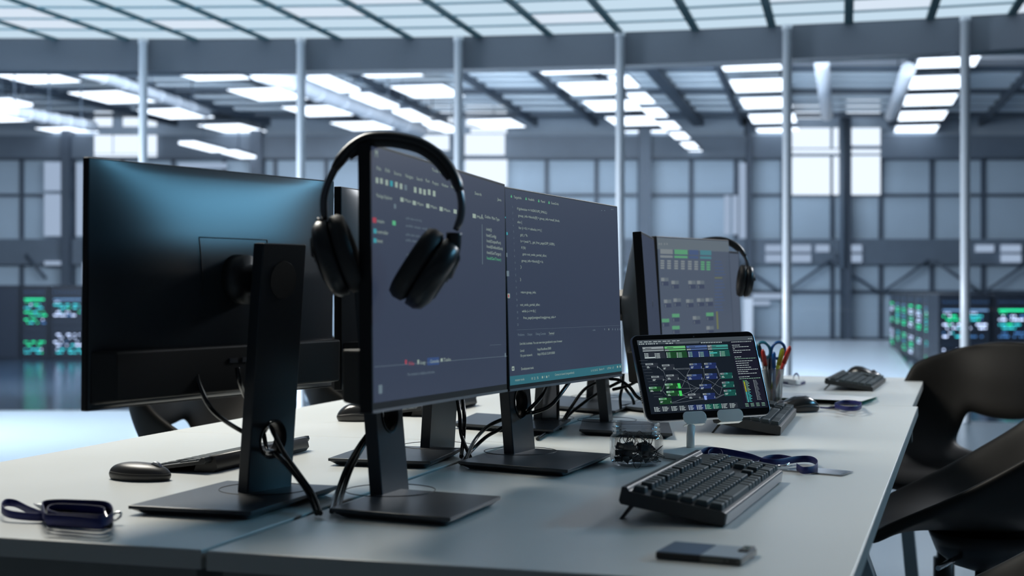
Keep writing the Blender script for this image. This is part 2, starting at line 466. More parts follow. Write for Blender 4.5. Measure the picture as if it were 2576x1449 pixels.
# M2: code editor with the headphones
pan2 = Panel((930, 357), (937, 1040), (1266, 462), (1280, 985), 0.318)
f2 = T(982, 1256)
m2 = mon('monitor', 'nearest lit monitor, a dark editor screen with headphones hung over its near corner', pan2, 'screen', M['scr2'], foot=f2, htop=0.34, yaw=R(20), lean=0.03,
         base=quadbase((832, 1279), (1133, 1304), (1260, 1249)), thick=0.016, chin=0.012, bz=0.004, hz=0.118)
for k in (0, 1):
    cable(m2[0], [(960+k*6, 1050, 2.05), (935+k*8, 1080, 2.05), (905+k*10, 1120, 2.04), (873+k*12, 1175, 2.0), (848+k*14, 1240, 1.96), (834+k*15, 1287)], 0.0034)

# M3: code listing
pan3 = Panel((1268, 468), (1281, 985), (1549, 518), (1569, 946), 0.318)
f3 = T(1309, 1153)
m3 = mon('monitor', 'monitor showing code over a teal status bar, second in the right row', pan3, 'screen', M['scr3'], foot=f3, htop=0.34, yaw=R(25), lean=0.03,
         base=quadbase((1153, 1161), (1429, 1183), (1537, 1142)), thick=0.014, chin=0.017, bz=0.003, hz=0.095)
cable(m3[0], [(1440, 950, 2.50), (1415, 985, 2.45), (1385, 1020, 2.43), (1345, 1037, 2.44), (1322, 1040, 2.5), (1265, 1055, 2.56), (1225, 1075, 2.56), (1193, 1110, 2.52), (1170, 1160)], 0.0034)
cable(m3[0], [(1380, 960, 2.5), (1360, 1000, 2.46), (1330, 1030, 2.46), (1312, 1038, 2.54), (1265, 1075, 2.57), (1222, 1100, 2.56), (1180, 1140, 2.52), (1160, 1165)], 0.0034)

# M4: back towards us, second in the left row
pan4 = Panel((858, 461), (858, 990), (1130, 516), (1130, 930), 0.318, D=(2.26, 2.75))
f4 = T(1100, 1138)
m4 = mon('monitor', 'monitor seen from behind, its thin edge showing just left of the hanging headphones', pan4, 'back', foot=f4, htop=0.30, yaw=R(28), lean=0.02,
         base=quadbase((825, 1153), (1083, 1162), (1164, 1127)), clip=True, thick=0.012, hole=False)
cable(m4[0], [(1150, 1000, 2.55), (1156, 1040, 2.52), (1161, 1095, 2.5), (1183, 1150)], 0.0034)
cable(m4[0], [(1164, 1000, 2.54), (1168, 1050, 2.5), (1166, 1100, 2.5), (1160, 1150)], 0.0034)

# M6: edge-on
pan6 = Panel((1613, 581), (1641, 975), (1645, 603), (1668, 930), 0.318, D=(2.95, 3.44))
f6 = T(1527, 1071)
m6 = mon('monitor', 'monitor seen almost edge-on behind the tablet, its curved back in view', pan6, 'screen', M['scr6'], foot=f6, htop=0.30, yaw=R(9), B=0.048, lean=0.03,
         base=quadbase((1457, 1080), (1692, 1091), (1683, 1063)), thick=0.018, chin=0.012, hole=False)
for pts in ([(1560, 930, 3.1), (1535, 950, 3.12), (1500, 962, 3.12), (1468, 982, 3.1), (1440, 1020, 3.06), (1418, 1056, 3.04), (1410, 1078)],
            [(1560, 960, 3.1), (1530, 975, 3.12), (1500, 992, 3.12), (1465, 1016, 3.1), (1430, 1045, 3.08), (1405, 1080, 3.0), (1375, 1090), (1352, 1104)],
            [(1535, 953, 3.08), (1560, 957, 3.05), (1585, 975, 3.02), (1605, 1000, 3.0), (1640, 1012, 3.0)],
            [(1542, 980, 3.1), (1575, 972, 3.08), (1600, 960, 3.08), (1625, 945, 3.1)],
            [(1568, 940, 3.2), (1566, 970, 3.2), (1560, 1000, 3.2), (1562, 1030, 3.2)],
            [(1560, 940, 3.25), (1572, 975, 3.22), (1590, 1000, 3.22), (1595, 1018, 3.22)]):
    cable(m6[0], pts, 0.0034)

# M7 with headphones
pan7 = Panel((1648, 593), (1672, 925), (1832, 606), (1850, 900), 0.318, D=(3.5, 3.88))
f7 = T(1690, 1012)
m7 = mon('monitor', 'monitor showing a node diagram behind the tablet, headphones on its far corner', pan7, 'screen', M['scr7'], foot=f7, htop=0.31, yaw=R(31), lean=0.03,
         base=quadbase((1558, 1020), (1700, 1036), (1790, 1016)), thick=0.018, chin=0.012, bz=0.003)
# M8 peeking out behind it
pan8 = Panel((1735, 622), (1742, 900), (1857, 632), (1868, 886), 0.30, D=(3.98, 4.36))
m8 = mon('monitor', 'plain dark monitor at the far end, peeking out beyond the node diagram screen', pan8, 'screen', M['scr7'], foot=T(1790, 985), htop=0.28, yaw=R(28), lean=0.03,
         base=quadbase((1730, 988), (1830, 998), (1895, 984)), thick=0.018, chin=0.012, hole=False)
# M9, M10: left row, behind the code screen
pan9 = Panel((1206, 560), (1206, 955), (1385, 585), (1385, 923), 0.318, D=(2.89, 3.37))
m9 = mon('monitor', 'left row monitor hidden behind the code screen, its clipped stand showing', pan9, 'back', foot=T(1371, 1066), htop=0.29, yaw=R(24), lean=0.02,
         base=quadbase((1137, 1064), (1392, 1082), (1436, 1054)), clip=True, hole=False)
cable(m9[0], [(1403, 960, 3.1), (1404, 1000, 3.1), (1404, 1050, 3.08), (1409, 1075)], 0.0034)
pan10 = Panel((1375, 605), (1375, 930), (1500, 622), (1500, 905), 0.318, D=(3.55, 4.0))
m10 = mon('monitor', 'farthest monitor of the left row, only its stand visible beneath the code screen', pan10, 'back', foot=T(1497, 1010), htop=0.29, yaw=R(24), lean=0.02,
          base=quadbase((1345, 1016), (1548, 1034), (1600, 1010)))

# ---- what the screens show
WT = [M['tx_w'], M['tx_d'], M['tx_g'], M['tx_r'], M['tx_t'], M['bar_t'], M['side_d'], M['tx_n']]
s3 = PS(pan3, 4.829, 1260, 460)
s3.k = 0
CH = 0.0125
for x0, y0, x1, t in ((148, 186, 243, 'TargetInfo'), (322, 212, 398, 'HeadInfo'), (478, 238, 527, 'Panel'), (601, 258, 693, 'GuestGrids')):
    s3.fit(x0, y0, x1, y0, t, CH, 0)
for x, y in ((124, 160), (303, 190), (457, 216), (582, 236)):
    s3.box(x-8, y, x+9, y+17, 2); s3.box(x-4, y-14, x+4, y, 2)
L3 = [(187, 325, 550, 'if (gidsetsize <= NGROUPS_SMALL)'), (203, 410, 705, 'group_info->blocks[0] = group_info->small_block;'), (192, 488, 248, 'else {'),
      (210, 560, 488, 'for (i = 0; i < nblocks; i++) {'), (228, 645, 316, 'gid_t *b;'), (232, 722, 645, 'b = (void *)__get_free_page(GFP_USER);'), (240, 800, 292, 'if (!b)'),
      (256, 878, 547, 'goto out_undo_partial_alloc;'), (244, 958, 505, 'group_info->blocks[i] = b;'), (231, 1035, 243, '}'), (226, 1188, 237, '}'), (233, 1342, 418, 'return group_info;')]
for x, y, x1, t in L3: s3.fit(x, y, x1, y, t, CH, 0)
for i in range(15):
    y = 298 + i*75.3; x = 133 + i*3.4
    s3.fit(x-4, y+8, x+(6 if i > 8 else 2), y+8, str(i+1), CH*0.9, 1)
s3.box(44, 410, 56, 428, 4); s3.box(64, 598, 80, 632, 4); s3.box(62, 850, 76, 900, 1); s3.box(66, 1068, 96, 1135, 1); s3.box(78, 1345, 106, 1400, 0)
s3.box(84, 1356, 98, 1392, 3)
for x in (1222, 1258, 1340, 1358): s3.box(x-5, 332 if x < 1300 else 318, x+5, 340 if x < 1300 else 326, 1)
s3.q = (5.572, 1260, 740)
for x, y, x1, t in ((262, 165, 540, 'out_undo_partial_alloc:'), (288, 255, 480, 'while (--i >= 0) {'), (306, 348, 762, 'free_page((unsigned long)group_info->')):
    s3.fit(x, y, x1, y, t, CH, 0)
for i, y in enumerate((95, 180, 270, 355, 443)): s3.fit(205+i*4, y, 222+i*4, y, str(16+i), CH*0.9, 1)
s3.box(215, 500, 1690, 502, 1)
for x, x1, t, m_ in ((228, 320, 'Problems', 1), (362, 432, 'Output', 1), (480, 620, 'Debug Console', 1), (664, 738, 'Terminal', 0)): s3.fit(x, 588-(x-228)*0.05, x1, 588, t, CH, m_)
s3.box(660, 580, 742, 582, 1)
s3.fit(255, 712, 852, 712, 'Live link is activate. You can now view guestbook in your browser', CH, 0)
for x, y, x1, t in ((262, 810, 320, 'Local:'), (502, 790, 695, 'http://localhost:3000'), (264, 880, 434, 'On your network:'), (504, 858, 748, 'http://192.63.12.69.9:3000'), (275, 1065, 450, 'Development tools')):
    s3.fit(x, y, x1, y, t, CH, 0)
s3.fit(1278, 515, 1316, 515, 'node', CH*0.8, 1)
for x in (1450, 1509, 1562, 1600, 1635, 1667): s3.box(x-3, 480, x+3, 506, 1 if x != 1509 else 0)
s3.box(150, 1015, 184, 1075, 0); s3.box(160, 1032, 174, 1058, 6)
u0, v0 = s3.c(122, 1152); u1, v1 = s3.c(122, 1285)
s3.rect(0.005, v0, 0.995, v1-0.001, 5)
s3.k += 50
for x, y, x1, t in ((190, 1222, 320, 'master node'), (418, 1200, 475, '0 2'), (494, 1190, 518, '5'), (596, 1175, 604, '1'), (657, 1165, 668, '0'), (748, 1145, 1020, 'Connect to Launch (via guestbook)'),
                    (1254, 1085, 1350, 'Ln 16, Col 22'), (1368, 1068, 1438, 'Spaces: 4'), (1482, 1055, 1536, 'UTF-8'), (1556, 1045, 1574, 'LF'), (1683, 1030, 1690, '5')):
    s3.fit(x, y, x1, y, t, CH*0.95, 0)
for x, y in ((578, 1165), (638, 1160), (1631, 1020), (1668, 1015)): s3.box(x-8, y-15, x+8, y+15, 0)
s3.mb.build('screen_content', WT, m3[1], fix=False)

s2 = PS(pan2, 4.261, 920, 360)
for x, y, x1, t in ((105, 285, 155, 'File'), (198, 305, 250, 'Edit'), (292, 335, 372, 'Source'), (415, 365, 498, 'Navigate'), (535, 395, 600, 'Search'), (632, 415, 675, 'Run'), (705, 440, 772, 'Project'), (805, 462, 875, 'Window'), (905, 480, 945, 'Help'),
                    (700, 300, 900, 'Tools workspace'), (104, 575, 275, 'Package Explorer'), (1160, 550, 1232, 'Search'), (1405, 615, 1445, 'Java'),
                    (112, 850, 188, 'main'), (108, 965, 232, 'controller'), (108, 1062, 172, 'test'), (1268, 800, 1425, 'Outline  Main Type'),
                    (1284, 935, 1342, 'init()'), (1284, 1000, 1390, 'load(Config)'), (1288, 1060, 1440, 'load(OutputPort)'), (1288, 1120, 1460, 'load(DefaultSize)'), (1290, 1185, 1442, 'load(GetTarget)')):
    s2.fit(x, y, x1, y, t, 0.0135, 0)
s2.fit(1290, 1245, 1442, 1245, 'load(GetTimer)', 0.0135, 2)
for x, y, m_ in ((118, 398, 0), (165, 405, 0), (222, 422, 0), (272, 432, 4), (325, 445, 0), (375, 462, 0), (425, 475, 1), (527, 500, 0), (582, 512, 0), (627, 525, 0), (677, 525, 0), (730, 540, 0)):
    s2.box(x-14, y-32, x+14, y+28, m_)
for x, y in ((385, 605), (517, 640), (662, 672), (805, 705), (955, 732), (1160, 780)):
    s2.box(x-17, y-25, x+17, y+20, 0); s2.fit(x+22, y+22, x+92, y+22, 'Main', 0.0125, 0)
s2.box(70, 795, 110, 850, 3); s2.box(282, 830, 318, 878, 2); s2.box(80, 915, 112, 965, 4); s2.box(80, 1018, 112, 1066, 4); s2.box(298, 650, 322, 700, 1); s2.box(1240, 765, 1246, 800, 0)
for x0, y, x1 in ((420, 815, 590), (420, 895, 720), (420, 990, 600), (420, 1050, 640), (430, 1205, 600)): s2.fit(x0, y, x1, y, 'public static void run()', 0.011, 1)
s2.box(1242, 870, 1247, 1300, 1)
u0, v0 = s2.c(88, 148); s2.text(u0, v0, 'M', 0.028, 0)
s2.q = (1.985, 750, 330)
s2.fit(548, 1170, 575, 1170, 'File', 0.014, 3); s2.fit(606, 1164, 630, 1164, 'Log', 0.014, 0)
s2.box(643, 1132, 702, 1170, 7); s2.k += 30; s2.fit(655, 1158, 698, 1158, 'Console', 0.014, 0); s2.box(594, 1142, 602, 1164, 0); s2.box(710, 1135, 720, 1152, 0); s2.fit(722, 1150, 758, 1150, 'Tasks', 0.014, 0)
s2.box(532, 1142, 541, 1165, 3)
s2.fit(542, 1222, 678, 1222, 'No consoles to display at this time.', 0.012, 1)
s2.box(400, 1268, 418, 1312, 1); s2.box(380, 1176, 1042, 1178, 1); s2.box(1030, 1108, 1036, 1128, 1); s2.box(955, 1068, 1012, 1069, 1)
s2.mb.build('screen_content', WT, m2[1], fix=False)
# ---- far node screen
NODEC = [emat('panel_header', (0.24, 0.28, 0.30)), emat('header_green', (0.13, 0.42, 0.17)), emat('header_navy', (0.07, 0.12, 0.28)), emat('header_teal', (0.05, 0.26, 0.24)),
         emat('box_dark', (0.022, 0.028, 0.040)), emat('box_navy', (0.014, 0.026, 0.10)), emat('box_green', (0.012, 0.055, 0.022)), emat('box_teal', (0.010, 0.075, 0.065)),
         emat('mark_white', (0.55, 0.65, 0.66)), emat('wire_grey', (0.22, 0.26, 0.30)), emat('bright_green', (0.06, 0.60, 0.12)), emat('bright_yellow', (0.62, 0.62, 0.03)),
         emat('bright_teal', (0.08, 0.60, 0.58)), emat('menu_grey', (0.055, 0.070, 0.085)), emat('side_panel', (0.010, 0.011, 0.022)), emat('mark_dim', (0.20, 0.24, 0.27)), emat('mark_green', (0.28, 0.52, 0.38)),
         emat('bright_blue', (0.25, 0.35, 0.75))]
FARC = [emat('far_pale', (0.19, 0.22, 0.24)), emat('far_green', (0.10, 0.30, 0.17)), emat('far_teal', (0.07, 0.20, 0.24)), emat('far_dark', (0.05, 0.065, 0.11)), emat('far_navy', (0.065, 0.10, 0.20)), emat('far_bar', (0.12, 0.15, 0.18)), emat('far_yellow', (0.16, 0.18, 0.08))]
s7 = PS(pan7, 2.683, 1540, 560)
s7.rect(0.004, 0.012, 0.996, 0.10, 5)
for x in (312, 326, 348, 365): s7.box(x, 138, x+8, 150, 0)
for x0, x1, m_ in ((323, 415, 0), (418, 515, 1), (517, 588, 4), (592, 675, 2)):
    y = 178 + (x0-323)*0.03
    s7.box(x0, y, x1-8, y+32, m_); s7.box(x0, y+42, x1-8, y+58, m_)
for i, x in enumerate((325, 370, 418, 463, 510, 553, 597, 635)):
    for k in range(4): s7.box(x, 252+i*1.4+k*16, x+25, 264+i*1.4+k*16, 0 if i < 6 else 1)
for x, y, m_ in ((328, 372, 0), (398, 392, 0), (512, 392, 0), (570, 392, 0), (347, 520, 0), (412, 512, 0), (497, 518, 0), (570, 512, 0), (628, 510, 0), (402, 616, 1), (333, 650, 1), (542, 632, 0), (632, 608, 1), (403, 698, 1), (634, 700, 0)):
    s7.box(x, y, x+22, y+24, 0 if m_ == 0 else 1); s7.box(x+22, y, x+50, y+24, 5 if m_ == 0 else 1); s7.box(x+3, y+26, x+50, y+54, 3)
    s7.k += 3; s7.box(x+8, y+32, x+14, y+52, 5)
for k in range(16): s7.box(690, 260+k*22, 735+(k*37 % 30), 266+k*22, 4 if k != 5 else 6)
s7.box(700, 600, 710, 720, 6)
s7.mb.build('screen_content', FARC, m7[1], fix=False)

# ------------------------------------------------------------------ tablet on its stand
tp = [V((0.2121, 2.5989, ZC-0.0873)), V((0.4474, 2.6947, ZC-0.0822)), V((0.4725, 2.6411, ZC-0.2328)), V((0.2372, 2.5453, ZC-0.238))]
ux = ((tp[1]+tp[2])-(tp[0]+tp[3])).normalized(); uz = (tp[0]+tp[1])-(tp[2]+tp[3]); uz = (uz-ux*uz.dot(ux)).normalized(); nn = ux.cross(uz)
class TabP(Panel):
    def __init__(s):
        s.C = sum(tp, V((0, 0, 0)))/4; s.W = (((tp[1]+tp[2])-(tp[0]+tp[3]))/2).length; s.H = (((tp[0]+tp[1])-(tp[2]+tp[3]))/2).length
        s.ux, s.uz, s.n = ux, uz, nn; s.O = s.C-ux*s.W/2-uz*s.H/2
        s.M = Matrix(((ux.x, nn.x, uz.x, s.O.x), (ux.y, nn.y, uz.y, s.O.y), (ux.z, nn.z, uz.z, s.O.z), (0, 0, 0, 1)))
pt = TabP(); W, H = pt.W, pt.H
tab = thing('tablet', 'black tablet with a lit node diagram, propped on a white stand', 'tablet', pt.M @ V((W/2, -0.004, 0)))
rr = rrect(0, W, 0, H, 0.013)
mb = MB(pt.M); mb.loft([[(x, n, z) for x, z in rr] for n in (-0.0075, 0)], 0, False, True)
mb.build('casing', M['silver'], tab, bevel=0.0015)
mb = MB(pt.M); mb.loft([[(x, n, z) for x, z in rrect(0.0015, W-0.0015, 0.0015, H-0.0015, 0.012)] for n in (0, 0.0006)], 0, False, True)
glassf = mb.build('front_glass', mat('tablet_glass', (0.004, 0.004, 0.005), 0.12), tab)
mb = MB(pt.M)
mb.lathe([(0.0012, 0), (0.0008, 0)], n=10) if False else mb.box(W*0.5-.001, W*0.5+.001, 0.0006, 0.0009, H-0.008, H-0.006)
mb.build('front_camera', M['silver'], glassf)
mb = MB(pt.M)
for k in range(6): mb.box(-0.0006, 0.0004, -0.005, -0.003, H*0.22+k*0.004, H*0.22+k*0.004+0.0022)
mb.build('speaker_grille', M['black'], tab)
st = PS(pt, 5.795, 1580, 830)
st.h = H; st.w = W
def off(scr_, d):  # marks float just over the glass
    scr_.mb.v = [v + nn*d for v in scr_.mb.v]
a0 = st.c(125, 155); a1 = st.c(1990, 1115); b0 = st.c(1810, 110); b1 = st.c(320, 1232)
mb = MB(pt.M); mb.box(a0[0]*W, b0[0]*W, 0.0004, 0.0008, (1-b1[1])*H, (1-a0[1])*H)
tscr = mb.build('screen', scrmat('tablet_display', (0.008, 0.012, 0.019), 1.0, 0.1), tab)
U0, V0 = a0; U1 = b0[0]; V1 = b1[1]
st.rect(U0, V0, U1, V0+0.055, 13)
st.k += 8
def su(x, y):  # coordinates inside the display: 0..1
    return U0+(U1-U0)*x, V0+(V1-V0)*y
def tb(x0, y0, x1, y1, m_):
    a, b = su(x0, y0); c, d = su(x1, y1); st.rect(a, b, c, d, m_)
def fromc(x, y):
    u, v = st.c(x, y); return (u-U0)/(U1-U0), (v-V0)/(V1-V0)
def tbc(x0, y0, wpx, hpx, m_, frac=None):
    """box with top-left crop point, sizes in crop pixels along the display axes"""
    x, y = fromc(x0, y0); tb(x, y, x+wpx/1690.0, y+hpx/1085.0, m_)
random.seed(3)
for i in range(9): tbc(160+i*68, 178-i*2.5, 40+(i*13) % 26, 7, 8)
for x in (160, 190, 215, 258, 292, 315, 338, 370, 410, 545, 566, 595, 612, 636): tbc(x, 205-(x-160)*0.03, 12, 13, 8)
tbc(690, 188, 340, 3, 9); tbc(690, 204, 340, 3, 9)
for i in range(13): tbc(1058+i*24, 184-i*0.6, 12, 13, 8)
for i in range(3): tbc(1745+i*23, 125-i, 10, 10, 8)
hx = [(203, 255, 0, 4), (523, 245, 1, 6), (842, 234, 2, 5), (1150, 226, 3, 7)]
for x, y, mh, mbk in hx:
    tbc(x, y, 300, 36, mh); tbc(x+6, y+46, 300, 20, mh); tbc(x+22, y+78, 298, 96, mbk)
    tbc(x, y, 60, 36, 0 if mh in (0, 3) else mh); tbc(x+40, y+14, 90, 9, 4); tbc(x+6, y+46, 60, 20, 0)
    for c_ in (0, 1):
        for k in range(4):
            tbc(x+30+c_*150+k*2, y+90+k*20, 14, 10, 8); tbc(x+52+c_*150+k*2, y+92+k*20, 34+((k*31+c_*17) % 30), 7, 16 if mh else 8)
tbc(238, 405, 145, 14, 8); tbc(1185, 335, 110, 12, 12)
# faint dot grid
for r_ in range(0, 26, 2):
    for c_ in range(0, 14): tbc(160+r_*9+c_*9, 450+r_*22-c_*0.3, 3, 3, 15)
nodes = [(245, 493, 0, 4, 60), (485, 510, 0, 4, 88), (330, 678, 0, 4, 58), (548, 658, 0, 4, 88), (885, 495, 2, 5, 84), (1100, 487, 2, 5, 88), (852, 657, 2, 5, 80), (1112, 642, 2, 5, 84),
         (1335, 632, 3, 7, 88), (1358, 762, 3, 7, 88), (1385, 880, 3, 7, 90), (295, 838, 1, 6, 66), (530, 790, 1, 6, 80), (550, 897, 1, 6, 76), (440, 1000, 1, 6, 92), (1030, 800, 2, 5, 64),
         (863, 937, 0, 4, 66), (1080, 930, 2, 5, 92)]
for i, (x, y, mh, mbk, hh) in enumerate(nodes):
    w_ = 175 if i != 6 else 215
    tbc(x+4, y+28, w_, hh-28, mbk); tbc(x, y, w_, 26, mbk); tbc(x, y, w_*0.62, 26, mh); tbc(x, y, w_*0.3, 26, 0 if mh != 1 else 16); tbc(x+18, y+8, 70, 8, 4)
    for k in range(2): tbc(x+24, y+46+k*15, 28+(i*7+k*11) % 18, 6, 8); tbc(x+w_-2, y+44+k*14, 8, 7, 8)
tbc(710, 783, 40, 76, 10); tbc(730, 890, 40, 78, 10); tbc(1098, 965, 34, 60, 17)
wires = [((670, 568), (910, 560)), ((670, 578), (910, 572)), ((425, 540), (500, 590)), ((430, 550), (505, 600)), ((505, 600), (560, 722)), ((510, 728), (560, 735)), ((485, 885), (560, 735)), ((485, 885), (560, 955)),
         ((755, 855), (905, 575)), ((755, 855), (1035, 850)), ((730, 720), (1035, 850)), ((680, 580), (870, 715)), ((775, 945), (1035, 850)), ((775, 945), (870, 985)), ((780, 960), (1100, 1000)), ((625, 1070), (1100, 1015)),
         ((625, 1060), (870, 985)), ((1070, 570), (1120, 560)), ((1110, 700), (1035, 850)), ((1095, 560), (1110, 705)), ((1280, 560), (1345, 700)), ((1285, 545), (1350, 690)), ((1110, 720), (1370, 840)), ((1205, 845), (1350, 705)),
         ((1205, 845), (1330, 950)), ((1260, 990), (1400, 942)), ((1260, 1005), (1400, 950)), ((1330, 950), (1370, 840)), ((850, 740), (940, 940)), ((930, 935), (1035, 855))]
for a, b in wires:
    pts = []
    for k in range(11):
        t = k/10; h_ = t*t*(3-2*t)
        pts.append((a[0]+(b[0]-a[0])*(t*0.85+h_*0.15), a[1]+(b[1]-a[1])*h_))
    st.path(pts, 0.00034, 9)
for i, (x, m_) in enumerate(((372, 4), (493, 4), (622, 4), (743, 4), (870, 5), (990, 5), (1112, 7), (1232, 7), (1352, 4), (1472, 4))):
    y = 1132-i*6.2
    tbc(x-4, y-6, 115, 74, m_)
    for k in range(4): tbc(x+k*3, y+k*18, 12, 10, 8); tbc(x+22+k*3, y+2+k*18, 36+(i*11+k*17) % 30, 6, 16 if m_ == 7 else 8)
tb(0.79, 0.062, 0.998, 0.985, 14); st.k += 4
for i, (y, w_) in enumerate(((0.075, .9), (0.12, .35), (0.145, .8), (0.17, .1), (0.195, .8), (0.222, .4), (0.285, .3), (0.31, 1.0), (0.345, .7), (0.375, .6), (0.405, .6), (0.435, .7), (0.465, .95), (0.492, .4), (0.52, .85), (0.565, .5), (0.59, 1.0))):
    x = 0.80
    while x < 0.80+0.185*w_:
        w2 = 0.008+random.random()*0.016; tb(x, y, min(x+w2, 0.985), y+0.006, 8 if i not in (7, 16) else 16); x += w2+0.004
for k in range(17):
    tb(0.832, 0.618+k*0.0178, 0.840, 0.631+k*0.0178, 10 if k == 0 else (11 if k < 9 else 12)); tb(0.845, 0.620+k*0.0178, 0.862+((k*7) % 5)*0.004, 0.626+k*0.0178, 16 if k < 9 else 12); tb(0.822, 0.620+k*0.0178, 0.829, 0.625+k*0.0178, 15)
    if k < 16: tb(0.918, 0.618+k*0.0178, 0.924, 0.624+k*0.0178, 8); tb(0.928, 0.620+k*0.0178, 0.945+((k*5) % 4)*0.003, 0.626+k*0.0178, 15)
for r_ in range(3):
    for c_ in range(4): tb(0.802+c_*0.048, 0.935+r_*0.018, 0.832+c_*0.048, 0.940+r_*0.018, 16)
off(st, 0.0006)
st.mb.build('screen_content', NODEC, tscr, fix=False)

# tablet stand
foot = T(1737, 1128, TZ+0.008)
ts = thing('tablet_stand', 'white metal stand with two curled hooks holding up the black tablet', 'tablet stand', (foot.x, foot.y, TZ))
bq = [T(1672, 1128, TZ+.008), T(1740, 1150, TZ+.008), T(1905, 1131, TZ+.008), T(1800, 1112, TZ+.008)]
bq = [T(1645, 1136, TZ+.009), T(1756, 1153, TZ+.009), T(1862, 1142, TZ+.009), T(1768, 1118, TZ+.009)]
cc = sum(bq, V((0, 0, 0)))/4
def rq(f, z, r=0.16):
    out = []
    for i in range(4):
        p, a, b = bq[i], bq[i-1], bq[(i+1) % 4]
        for k in range(5):
            t = k/4; q0 = p+(a-p)*r; q1 = p+(b-p)*r
            q = q0*(1-t)**2+p*2*t*(1-t)+q1*t*t; q = cc+(q-cc)*f
            out.append(V((q.x, q.y, TZ+z)))
    return out
MB().loft([rq(0.985, 0.0005), rq(1.0, 0.002), rq(1.0, 0.0085), rq(0.985, 0.0098)], 0, True, True).build('stand_base', M['white'], ts)
top = pt.M @ V((W*0.42, -0.016, 0.0))
MB().tube([(foot.x, foot.y, TZ+0.009), (foot.x, foot.y, TZ+0.03), (foot.x+(top.x-foot.x)*0.2, foot.y+(top.y-foot.y)*0.3, top.z-0.006)], 0.0072, 20).build('post', M['white'], ts)
def cradle():
    mb = MB(pt.M); mb.loft([[(x, n, z) for x, z in rrect(W*0.28, W*0.80, 0.0, H*0.35, 0.02)] for n in (-0.0105, -0.0082)], 0, False, True)
    return mb.build('back_plate', M['white'], ts, bevel=0.0008)
cradle()
for px0, px1, py in ((1716, 1775, 1050), (1802, 1867, 1044)):
    ua = pt.uv(px0, py)[0]*W; ub = pt.uv(px1, py)[0]*W; rings = []
    mb = MB(pt.M); wq = ub-ua
    mb.loft([[(x, n, z) for x, z in rrect(ua, ub, -0.008, 0.0140, 0.0090, 5)] for n in (0.002, 0.0038)], 0, False, True)
    mb.box(ua+0.004, ub-0.004, -0.010, 0.0036, -0.0095, -0.0076)
    mb.build('hook', M['white'], ts, bevel=0.0005)

# ------------------------------------------------------------------ headphones
def headphones(label, origin, ex, ey, ez, s, bandpts, cupL, cupR, bandw=0.028):
    """ex/ez span the headband plane, ey is across it; points in metres in that plane"""
    Mx = Matrix(((ex.x, ey.x, ez.x, origin.x), (ex.y, ey.y, ez.y, origin.y), (ex.z, ey.z, ez.z, origin.z), (0, 0, 0, 1)))
    root = thing('headphones', label, 'headphones', origin)
    pts = spline([V((x, 0, z)) for x, z in bandpts], 6)
    N = len(pts); rings = []; c = V((sum(p.x for p in pts)/N, 0, min(p.z for p in pts)))
    def band(i0, i1, wd, th, name, mt, off=0.0):
        rings = []
        for i in range(i0, i1+1):
            p = pts[i]; t = (pts[min(i+1, N-1)]-pts[max(i-1, 0)]).normalized(); nr = V((t.z, 0, -t.x))
            if nr.dot(p-c) < 0: nr = -nr
            k = min(1, (i-i0+1)/3, (i1-i+1)/3); w2 = wd*(0.75+0.25*k)/2; t2 = th*(0.6+0.4*k)/2; p = p-nr*off
            rings.append([p+nr*t2*math.sin(a)+V((0, w2*math.cos(a), 0)) for a in [2*math.pi*j/12 for j in range(12)]])
        return MB(Mx).loft(rings, 0, True, True).build(name, mt, root)
    a, b = int(N*0.20), int(N*0.80)
    band(a, b, bandw, 0.0135, 'headband', M['band']); band(a+4, b-4, bandw*0.85, 0.013, 'headband_padding', M['cushion'], 0.0055)
    band(int(N*0.02), a+2, bandw*0.62, 0.0095, 'slider', M['slider']); band(b-2, int(N*0.97), bandw*0.62, 0.0095, 'slider', M['slider'])
    for (cx, cz, ang, L, Th, D, side) in (cupL, cupR):
        ax = V((math.cos(ang), 0, math.sin(ang)))      # long axis in plane
        tx = V((-math.sin(ang), 0, math.cos(ang)))     # thickness axis in plane
        if tx.x*side < 0: tx = -tx                      # points outwards
        cpos = V((cx, 0, cz))
        def rg(tt, f, n=28): return [cpos + tx*tt*Th + ax*math.cos(q)*L/2*f + V((0, math.sin(q)*D/2*f, 0)) for q in [2*math.pi*j/n for j in range(n)]]
        MB(Mx).loft([rg(-0.05, 0.80), rg(0.0, 1.0), rg(0.22, 1.0), rg(0.38, 0.9), rg(0.47, 0.66), rg(0.5, 0.4)], 0, True, True).build('ear_cup', M['band'], root)
        MB(Mx).loft([rg(-0.05, 0.9), rg(-0.12, 1.0), rg(-0.32, 1.02), rg(-0.46, 0.94), rg(-0.5, 0.78), rg(-0.44, 0.6), rg(-0.3, 0.52)], 0, True, True).build('ear_cushion', M['cushion'], root)
        # yoke from slider to cup
        end = pts[1] if side < 0 else pts[-2]
        MB(Mx).tube(spline([end, end+(cpos+tx*Th*0.30-end)*0.35+tx*0.006, cpos+tx*Th*0.36+ax*L*0.1*(1 if ax.z > 0 else -1), cpos+tx*Th*0.40], 5), [0.0095]*6+[0.0125]*6+[0.009]*4, 10, flat=(1.0, 1.0)).build('yoke', M['band'], root)
        MB(Mx).loft([rg(0.505, 0.52), rg(0.515, 0.50)], 0, True, True).build('cup_trim', M['slider'], root)
    return root

